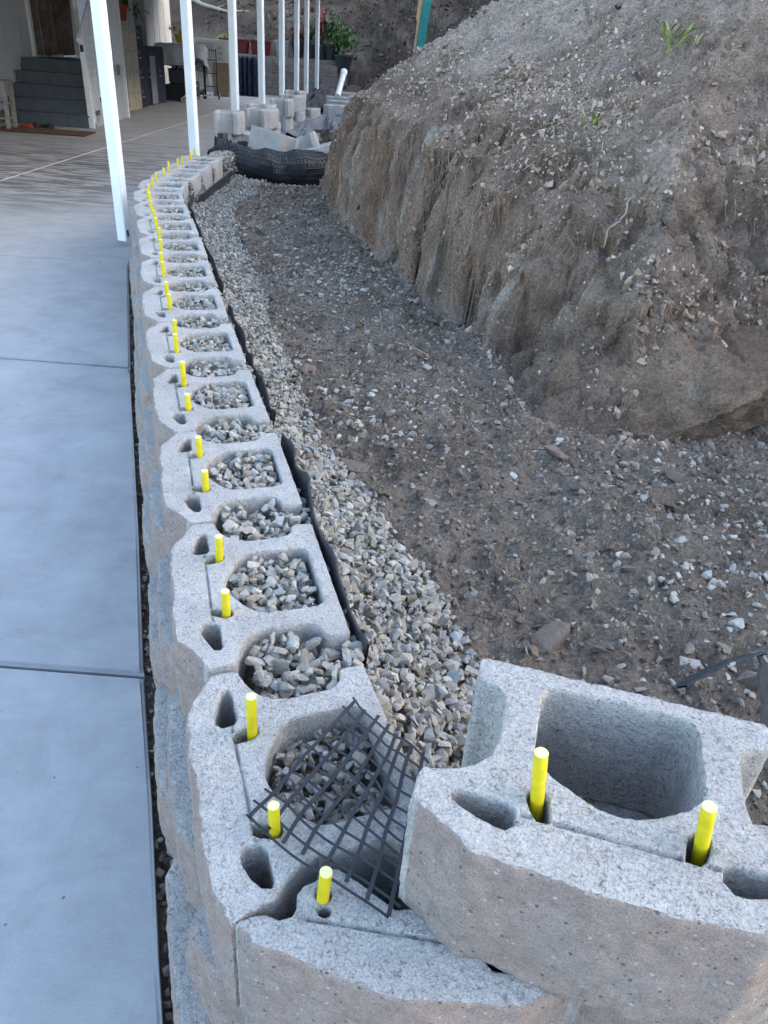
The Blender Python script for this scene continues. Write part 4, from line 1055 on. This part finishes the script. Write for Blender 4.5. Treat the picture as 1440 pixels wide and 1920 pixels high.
steps = thing('porch_steps', 'grey painted wooden steps with white railing leading to the curtained door', 'steps', (-6.88, 13.95, 0), D2R(3.5))
SW = 1.42
for k in range(5):
    z = .186*(k+1); y = .27*k
    box('riser', (SW/2, y+.012, z-.105), (SW-.02, .024, .162), STEP, steps)
    dp = .30 if k < 4 else 1.25
    box('tread', (SW/2, y+dp/2-.02, z-.012), (SW+.03, dp, .03), STEP, steps, bevel=.005)
    if k < 4: box('tread_end', (SW+.018, y+.135, z-.115), (.03, .272, .175), STEP, steps)
bm = bmesh.new()
vs = [(0, 0)]; prof = [(.02, 0)]+[p for k in range(5) for p in ((.27*k+.02, .186*(k+1)-.2), (.27*(k+1)+.0, .186*(k+1)-.2))]+[(2.2, .73), (2.2, 0)]
fv = [[bm.verts.new((SW+dx, y, z)) for y, z in prof] for dx in (.012, .028)]
bm.faces.new(fv[0]); bm.faces.new(fv[1][::-1])
for i in range(len(prof)): bm.faces.new((fv[0][i], fv[1][i], fv[1][(i+1) % len(prof)], fv[0][(i+1) % len(prof)]))
bm_obj('side_panel', bm, m_noise('pale_grey_panel', (.36, .39, .43), (.44, .47, .5), 6, .6), steps)
box('newel_post', (SW+.03, .04, .68), (.085, .085, 1.36), WRAIL, steps, bevel=.006)
box('support_post', (SW+.03, 1.12, 1.0), (.085, .085, 2.0), WRAIL, steps, bevel=.006)
box('support_post', (SW+.03, 2.25, 1.0), (.085, .085, 2.0), WRAIL, steps, bevel=.006)
sl = math.atan2(.186, .27)
bm = bmesh.new(); tube(bm, [(SW+.03, -.08, 1.27), (SW+.03, 1.12, 1.27+1.2*math.tan(sl))], .048, 8); bm_obj('handrail', bm, WRAIL, steps)
box('handrail', (SW+.03, 1.70, 2.0), (.09, 1.2, .05), WRAIL, steps)
box('bracket', (SW+.03, -.005, 1.16), (.055, .012, .10), BLK, steps)
for k in range(9):
    y = .17+k*.108; zb = .186*(int(y/.27)+1)-.12; zt = 1.27+(y+.08)*math.tan(sl)
    box('baluster', (SW+.045, y, (zb+zt)/2), (.034, .034, zt-zb), WRAIL, steps)
for k in range(9):
    y = 1.22+k*.11; box('baluster', (SW+.045, y, 1.45), (.034, .034, 1.1), WRAIL, steps)
rail2 = thing('white_railing', 'second short white railing behind the nearest carport post', 'railing', (-5.86, 16.25, 0), D2R(2))
for k in range(5): box('baluster', (0, k*.13, .55), (.034, .034, 1.05), WRAIL, rail2)
box('top_rail', (0, .25, 1.09), (.07, .68, .05), WRAIL, rail2); box('post', (0, -.1, .6), (.08, .08, 1.2), WRAIL, rail2)
rug = box('door_mat', (0, 0, 0), (1.45, .62, .014), JUTE, rz=D2R(4), bevel=.004); rug.location = (-5.85, 13.12, .012)
tag(rug, 'worn reddish brown mat on the driveway at the foot of the grey steps', 'mat')
# bench, snake plant, shoes
bench = thing('wooden_stool', 'weathered pale wooden stool at the far left edge by the house', 'stool', (-6.62, 13.15, 0), D2R(4))
box('seat', (0, 0, .66), (.62, .36, .04), WOOD, bench, bevel=.005); box('apron', (0, -.14, .60), (.56, .025, .08), WOOD, bench)
for sx in (-1, 1):
    for sy in (-1, 1): box('leg', (sx*.26, sy*.13, .32), (.055, .055, .64), WOOD, bench, ry=sx*.06)
for z in (.16, .36): box('shelf', (0, 0, z), (.52, .28, .025), WOOD, bench)
sp = thing('snake_plant', 'tall striped snake plant in a pot on the wooden stool', 'plant', (-6.60, 13.15, .68))
bm = bmesh.new(); lathe(bm, [(.07, 0), (.09, .14), (.085, .14), (.08, .12)], seg=14); bm_obj('pot', bm, BLK, sp)
for k in range(7):
    bm = bmesh.new(); a = k*.9; leaf_blade(bm, Vector((.03*math.cos(a), .03*math.sin(a), .1)), Vector((math.cos(a)*.15, math.sin(a)*.15, 1)), random.uniform(.35, .55), .06, 0)
    bm_obj('leaf', bm, m_noise('snake_leaf', (.05, .08, .03), (.16, .2, .09), 40, .6) if k == 0 else bpy.data.materials['snake_leaf'], sp)
def shoe(name, x, y, rz, m, label):
    bm = bmesh.new(); 
    prof = [(-.14, .035, .075), (-.10, .04, .085), (-.03, .036, .07), (.05, .045, .055), (.11, .045, .045), (.145, .03, .03)]
    rings = []
    for (px_, w, h) in prof:
        rings.append([bm.verts.new((px_, w*math.cos(t), max(0, .0+h*math.sin(t))if math.sin(t) > 0 else 0)) for t in np.linspace(-PI, PI, 11)[:-1]])
    for a, b in zip(rings, rings[1:]):
        for i in range(10): bm.faces.new((a[i], a[(i+1) % 10], b[(i+1) % 10], b[i]))
    bm.faces.new(rings[0][::-1]); bm.faces.new(rings[-1]); o = bm_obj('shoe', bm, m, smooth=True); o.location = (x, y, .001); o.rotation_euler = (0, 0, rz); tag(o, label, 'shoe')
shoe('shoe', -6.02, 13.62, 2.7, DARKV, 'dark shoe nearer the steps beside the orange clog')
shoe('shoe', -6.22, 13.64, 2.2, BLK, 'black shoe behind the orange clog by the steps')
shoe('shoe', -6.28, 13.40, 2.9, ORANGE, 'orange clog at the left corner of the door mat')

def cabinet(name, label, x0, x1, y0, y1, h, m, cols, rows, cat='cabinet', hm=None):
    t = thing(name, label, cat, ((x0+x1)/2, (y0+y1)/2, 0), D2R(-3)); w, d = x1-x0, y1-y0
    box('body', (0, 0, h/2), (w, d, h), m, t, bevel=.006)
    for c in range(cols):
        for r in range(rows):
            dw, dh = d/cols, (h-.06)/rows
            dr = box('drawer', (w/2+.006, -d/2+dw*(c+.5), .04+dh*(r+.5)), (.016, dw-.012, dh-.012), m, t, bevel=.003)
            box('handle', (w/2+.028, -d/2+dw*(c+.5), .04+dh*(r+.5)-.02), (.03, .09, .016), PVC if hm is None else hm, dr)
            box('label_holder', (w/2+.016, -d/2+dw*(c+.5), .04+dh*(r+.5)+.09), (.006, .07, .045), GREYP, dr)
    return t
cabinet('filing_cabinet', 'beige metal filing cabinet with small handles against the house wall', -6.5, -5.97, 17.7, 18.42, 1.58, BEIGE, 2, 4)
cabinet('filing_cabinet', 'dark navy metal cabinet right of the beige filing cabinet', -6.5, -6.02, 18.46, 19.0, 1.54, NAVY, 1, 4)
wc = cabinet('dark_locker', 'low dark locker with a grey door panel beside the navy cabinet', -6.5, -6.05, 19.1, 20.5, 1.15, NAVY, 2, 1)
box('door_panel', (.26, -.15, .5), (.02, .34, .95), GREYP, wc)
# plants
def leaf_clump(name, t, c, rad, n, size, m, seed=0, flat=1.0):
    r = random.Random(seed); bm = bmesh.new()
    for k in range(n):
        d = Vector((r.gauss(0, 1), r.gauss(0, 1), r.gauss(0, 1))).normalized()*r.random()**.5
        p = Vector(c)+Vector((d.x*rad[0], d.y*rad[1], d.z*rad[2]))
        leaf_blade(bm, p, Vector((r.gauss(0, 1), r.gauss(0, 1), r.gauss(-.1, .6))), size*r.uniform(.6, 1.3), size*.42, .3, 2)
    return tag(bm_obj(name, bm, m, t), kind='stuff')
def pot(name, label, loc, r, h, m, leaves, cat='potted plant', rot=0):
    t = thing(name, label, cat, loc)
    bm = bmesh.new(); lathe(bm, [(r*.72, 0), (r*.98, h*.86), (r*1.06, h*.86), (r*1.06, h), (r*.95, h), (r*.9, h*.85)], seg=18); bm_obj('pot', bm, m, t)
    for j, (nm, c, rad, n, s, mm) in enumerate(leaves): leaf_clump(nm, t, c, rad, n, s, mm, int(abs(loc[0]*100))+j)
    return t
pot('potted_vine', 'orange pot with a tall leafy green vine on the beige filing cabinet', (-6.22, 18.35, 1.60), .17, .28, ORANGE, [('foliage', (0, 0, .62), (.22, .22, .38), 90, .15, LEAF), ('trailing_leaf', (.22, .35, .22), (.16, .3, .16), 16, .14, LEAF)])
art = thing('wall_board', 'pale green picture board leaning behind the orange pot', 'board', (-6.4, 20.2, 1.15), D2R(0))
box('board', (0, 0, .55), (.03, .75, 1.1), m_noise('greenish_board', (.2, .23, .2), (.32, .34, .3), 5, .7), art)
fan = thing('desk_fan', 'grey round fan standing on the dark locker under the board', 'fan', (-6.2, 19.4, 1.15))
bm = bmesh.new(); lathe(bm, [(.1, 0), (.11, .02), (.02, .04), (.018, .2)], seg=14); bm_obj('stand', bm, GREYP, fan)
bm = bmesh.new()
for rr in (.05, .1, .15, .19): tube(bm, [(.05, rr*math.cos(a), .38+rr*math.sin(a)) for a in np.linspace(0, 2*PI, 20)], .006, 4)
for k in range(10): tube(bm, [(.05, 0, .38), (.05, .19*math.cos(k*.628), .38+.19*math.sin(k*.628))], .004, 4)
bm_obj('cage', bm, GREYP, fan)
win = thing('window_box', 'dark framed window on the far end of the house wall above the vine', 'window', (-6.78, 20.1, 1.95))
box('frame', (.03, 0, .35), (.05, .8, .9), BLK, win); box('pane', (.06, 0, .35), (.01, .7, .8), m_noise('window_glass', (.05, .06, .07), (.1, .11, .12), 3, .15, spec=.6), win)

# cloth covered table with grill below
tb = thing('side_table', 'table under a white cloth at the house corner', 'table', (-5.95, 21.9, 0), D2R(-2))
box('tabletop', (0, 0, 1.18), (.85, 1.5, .04), WOOD, tb)
for sx in (-1, 1):
    for sy in (-1, 1): box('leg', (sx*.36, sy*.68, .58), (.05, .05, 1.16), BLK, tb)
box('shelf', (0, -.1, .78), (.7, 1.2, .05), CARD, tb)
nx, nyy = 30, 40; Vt = []
for i in range(nx):
    for j in range(nyy):
        s, t = i/(nx-1)*2-1, j/(nyy-1)*2-1; x = s*.72; y = t*1.05
        ov = max(abs(x)-.43, 0)+max(abs(y)-.76, 0); xx = max(min(x, .43), -.43)+np.sign(x)*min(ov, .04)*(abs(x) > .43); yy = max(min(y, .76), -.76)+np.sign(y)*min(ov, .04)*(abs(y) > .76)
        f = .035*math.sin(6*x*3.1+2*y*4.2)*min(1, ov*4); long_ = 1.25+.5*math.sin(t*2.0-1.0)
        Vt.append((xx+f*(abs(x) > .43), yy+f*(abs(y) > .76), 1.215-ov*1.25*long_+.012*math.sin(5*x+7*y)))
idn = np.arange(nx*nyy).reshape(nx, nyy); Ft = np.stack([idn[:-1, :-1], idn[1:, :-1], idn[1:, 1:], idn[:-1, 1:]], -1).reshape(-1, 4)
cl = obj_np('tablecloth', np.array(Vt), Ft, WCLOTH, smooth=True); cl.location = (-5.95, 21.9, 0); tag(cl, 'white cloth hanging in folds over the table by the house corner', 'tablecloth')
cl.modifiers.new('t', 'SOLIDIFY').thickness = .006
pot('flower_pot', 'yellow pot with red and yellow flowers on the white cloth', (-5.95, 21.9, 1.23), .15, .2, YELF, [('flowers', (-.12, -.1, .33), (.12, .12, .10), 30, .10, YELF), ('red_flowers', (.12, .15, .38), (.14, .14, .14), 40, .10, LEAFR), ('foliage', (.05, .05, .25), (.15, .15, .08), 20, .09, LEAF)])
gb = thing('storage_crates', 'black crates and odds piled in shadow under the cloth covered table', 'crates', (-6.0, 21.8, 0), .1)
box('crate', (0, -.2, .18), (.6, .8, .34), BLK, gb, bevel=.01); box('crate', (-.05, .1, .52), (.5, .6, .3), NAVY, gb, rz=.2, bevel=.01); box('crate', (.1, .6, .2), (.5, .4, .4), BLK, gb, bevel=.01)
prn = box('equipment_box', (0, 0, .0), (.5, .62, .2), NAVY, bevel=.02); prn.location = (-5.95, 21.5, .91); tag(prn, 'dark blue box on the shelf below the white cloth', 'box')
sticks = thing('leaning_poles', 'thin poles lying across the ground under the table', 'poles', (-5.75, 20.8, .03))
for k in range(5):
    bm = bmesh.new(); tube(bm, [(0, 0, .01*k), (random.uniform(.1, .5), random.uniform(.5, 1.2), .12+.05*k)], .012, 5); bm_obj('pole', bm, BLK if k % 2 else WOOD, sticks)
# hand truck with cardboard
ht = thing('hand_truck', 'black hand truck leaning with small white wheels beside the air conditioner', 'hand truck', (-5.42, 22.6, 0), D2R(10))
bm = bmesh.new()
for sx in (-.16, .16): tube(bm, [(sx, 0, .12), (sx, .12, 1.15)], .015, 6)
for z in (.3, .6, .9, 1.12): tube(bm, [(-.16, .1*z, z), (.16, .1*z, z)], .012, 6)
bm_obj('frame', bm, BLK, ht)
for sx in (-.2, .2):
    bm = bmesh.new(); lathe(bm, [(.10, -.02), (.11, 0), (.10, .02)], seg=16, M4=Matrix.Rotation(PI/2, 4, 'Y')); w_ = bm_obj('wheel', bm, BLK, ht); w_.location = (sx, 0, .11)
    bm = bmesh.new(); lathe(bm, [(.05, -.025), (.05, .025)], seg=12, M4=Matrix.Rotation(PI/2, 4, 'Y')); bm_obj('hub', bm, PVC, w_)
cb = box('cardboard_sheet', (0, 0, .42), (.42, .02, .8), CARD, rz=.1, rx=-.12); cb.location = (-5.28, 23.2, .02); tag(cb, 'tan cardboard sheet leaning against the air conditioner', 'cardboard')
# AC unit
ac = thing('air_conditioner', 'off white outdoor air conditioner unit with grille beyond the table', 'air conditioner', (-5.75, 24.3, 0), D2R(8))
box('casing', (0, 0, .72), (.95, .40, 1.28), ACM, ac, bevel=.03)
box('foot', (-.35, 0, .04), (.08, .42, .08), BLK, ac); box('foot', (.35, 0, .04), (.08, .42, .08), BLK, ac)
for k in range(9): box('grille_slat', (-.38+k*.055, -.205, .85), (.022, .012, .85), GREYP, ac)
for k in range(8):
    for j in range(2): box('vent_opening', (.20+j*.075, -.203, .25+k*.13), (.055, .008, .085), GREYP, ac)
dk_ = thing('tarp_heap', 'dark blue tarp draped over a bin beside the air conditioner', 'tarp', (-4.85, 24.9, 0))
drape('tarp', .75, 1.0, BLUEC, dk_, (0, 0, 0), 0, 5, .06, 4, 1.0); box('bin', (0, .35, .45), (.6, .5, .9), BLK, dk_, bevel=.03)
bn = thing('black_tub', 'small black tub standing on the slab against the tan block wall', 'tub', (-4.55, 25.0, 0))
bm = bmesh.new(); lathe(bm, [(.14, 0), (.19, .5), (.2, .5), (.2, .54), (.17, .54), (.15, .1)], seg=16); bm_obj('body', bm, BLK, bn)
br = thing('dead_branches', 'dark dry branches leaning against the tan block wall', 'branch', (-4.3, 25.6, .05))
for k in range(5):
    bm = bmesh.new(); tube(bm, smooth_pts([(0, 0, .95-.1*k), (.3+.1*k, -.05, .6), (.75+.1*k, -.1, .1)], 4), .018, 5); bm_obj('branch', bm, ROOTD, br)
# tan block garden wall
gw = thing('garden_wall', 'low tan block wall at the end of the driveway below the hillside', 'wall', (-4.3, 26.2, 0), D2R(4))
bmw = None
bme = None
for r in range(5):
    for c in range(12):
        x = -2.5+(c+(r % 2)*.5)*.405
        if x > 2.0: continue
        if bme is None:
            bm = bmesh.new(); bx(bm, (0, 0, 0), (.398, .2, .198)); bmesh.ops.bevel(bm, geom=bm.edges[:], offset=.006, segments=1, affect='EDGES'); bme = bpy.data.meshes.new('block'); bm.to_mesh(bme); bm.free(); bme.materials.append(TANB)
        o = bpy.data.objects.new('block', bme); link(o, gw); o.location = (x, random.uniform(-.006, .006), .1+r*.204)
box('backing', (-.3, .16, .5), (4.6, .1, 1.0), TANB, gw)
tp = thing('block_pillar', 'short tan block pillar at the right end of the garden wall', 'pillar', (-2.55, 25.2, .1), D2R(5))
for r in range(3): box('block', (0, 0, .15+r*.26), (.42, .25, .255), TANB, tp, bevel=.006)
# planters on the wall
pz = 1.03
def trough(x0, x1, y, label, m, h=.34):
    t = thing('planter', label, 'planter', ((x0+x1)/2, y, pz)); w = x1-x0
    bm = bmesh.new(); bx(bm, (0, 0, h/2), (w, .4, h)); top = max(v.co.z for v in bm.verts)
    for v in bm.verts:
        if v.co.z < .01: v.co.x *= .92; v.co.y *= .85
    bm_obj('tub', bm, m, t, bevel=.015); box('rim', (0, 0, h), (w+.05, .45, .03), m, t, bevel=.008); box('soil', (0, 0, h+.012), (w-.06, .36, .02), DIRT, t)
    return t
trough(-6.0, -5.15, 26.5, 'long red planter tub at the left end of the garden wall', RED)
trough(-5.05, -4.5, 26.5, 'shorter red planter tub right of the long red one', RED)
pot('garden_pot', 'dusty grey blue tub on the garden wall right of the red planters', (-4.10, 26.4, pz), .24, .42, BLUEG, [('foliage', (0, 0, .5), (.2, .2, .12), 30, .12, LEAFR)])
GPN = [(-3.65, .19, .34, LEAFR, .5, 'black pot with a rusty red shrub third from the left on the garden wall'), (-3.30, .22, .38, LEAF, .6, 'black pot with green shrub behind the fifth white post'),
       (-2.95, .20, .36, LEAFR, .95, 'black pot with tall red leaved shrub behind the sixth post'), (-2.62, .24, .42, LEAF, .8, 'black pot with dense green bush between the far posts')]
for x, r, h, m_, hh, lb in GPN:
    pot('potted_shrub', lb, (x, 26.45, pz), r, h, BLK, [('foliage', (0, 0, h+hh*.5), (r*1.15, r*1.15, hh*.55), 190, .13, m_), ('inner_foliage', (0, 0, h+hh*.35), (r, r, hh*.4), 110, .12, LEAF)])
pot('potted_shrub', 'large black pot with bright green leafy plant at the right end near the pipe', (-2.25, 26.2, .78), .28, .42, BLK, [('foliage', (0, 0, .80), (.42, .38, .36), 300, .15, m_noise('mid_green_leaf', (.035, .09, .015), (.09, .17, .04), 15, .6))])
bush = thing('yellow_green_shrub', 'small yellow green shrub above the air conditioner', 'shrub', (-5.9, 26.9, 1.1))
leaf_clump('foliage', bush, (0, 0, .25), (.4, .3, .2), 150, .12, LEAFL, 3)
bm = bmesh.new()
for k in range(5): tube(bm, [(0, 0, -.1), (random.gauss(0, .15), random.gauss(0, .1), .3)], .01, 4)
bm_obj('stem', bm, ROOTD, bush)
pp = thing('drain_pipe', 'white plastic drain pipe sticking out of the bank beyond the far blocks', 'pipe', (0, 0, 0))
bm = bmesh.new(); tube(bm, [(-1.52, 16.6, .62), (-1.50, 17.0, .80), (-1.47, 17.3, 1.0)], .055, 12); bm_obj('pipe', bm, PVC, pp)
bm = bmesh.new(); tube(bm, [(-1.475, 17.25, .96), (-1.468, 17.34, 1.03)], .068, 12); bm_obj('collar', bm, PVC, pp)
# branch on the far hillside
bch = thing('fallen_branch', 'long pale bare branch lying on the dark hillside above the air conditioner', 'branch', (0, 0, 0))
def hillp(u, v):
    r = CM@np.array([(u-720)/FPX, (v-960)/FPX, 1.0]); r /= np.linalg.norm(r); t = 20.
    while t < 60:
        p = np.array([0, 0, 1.52])+r*t
        if p[2] < ground_at(p[0], p[1]): return Vector(p)+Vector((0, -.05, .06))
        t += .04
    return Vector(p)
bm = bmesh.new(); tube(bm, smooth_pts([hillp(362, 2), hillp(380, 12), hillp(400, 18), hillp(425, 25), hillp(450, 25), hillp(468, 26)], 5), [.07-.0018*i for i in range(26)], 6); bm_obj('limb', bm, WOOD, bch, smooth=True)
bm = bmesh.new(); tube(bm, smooth_pts([hillp(405, 20), hillp(425, 14), hillp(440, 10)], 5), .025, 5); bm_obj('twig', bm, WOOD, bch)
# teal board
p = Vector(ray_ground(790, 82))
sb = thing('teal_board', 'broken teal painted board stuck upright in the crest of the bank', 'board', (p.x, p.y, p.z), D2R(8))
box('board', (.02, 0, .30), (.13, .028, 1.0), TEAL, sb, ry=.09, bevel=.003); 
bm = bmesh.new()
for (x0, y0, z0, w, h) in ((-.075, .01, .30, .03, .86), (-.052, .022, .26, .035, .8), (-.09, .016, .45, .02, .3)): bx(bm, (x0, y0, z0), (w, .02, h), ry=.07)
bm_obj('split_edge', bm, RAWW, sb)
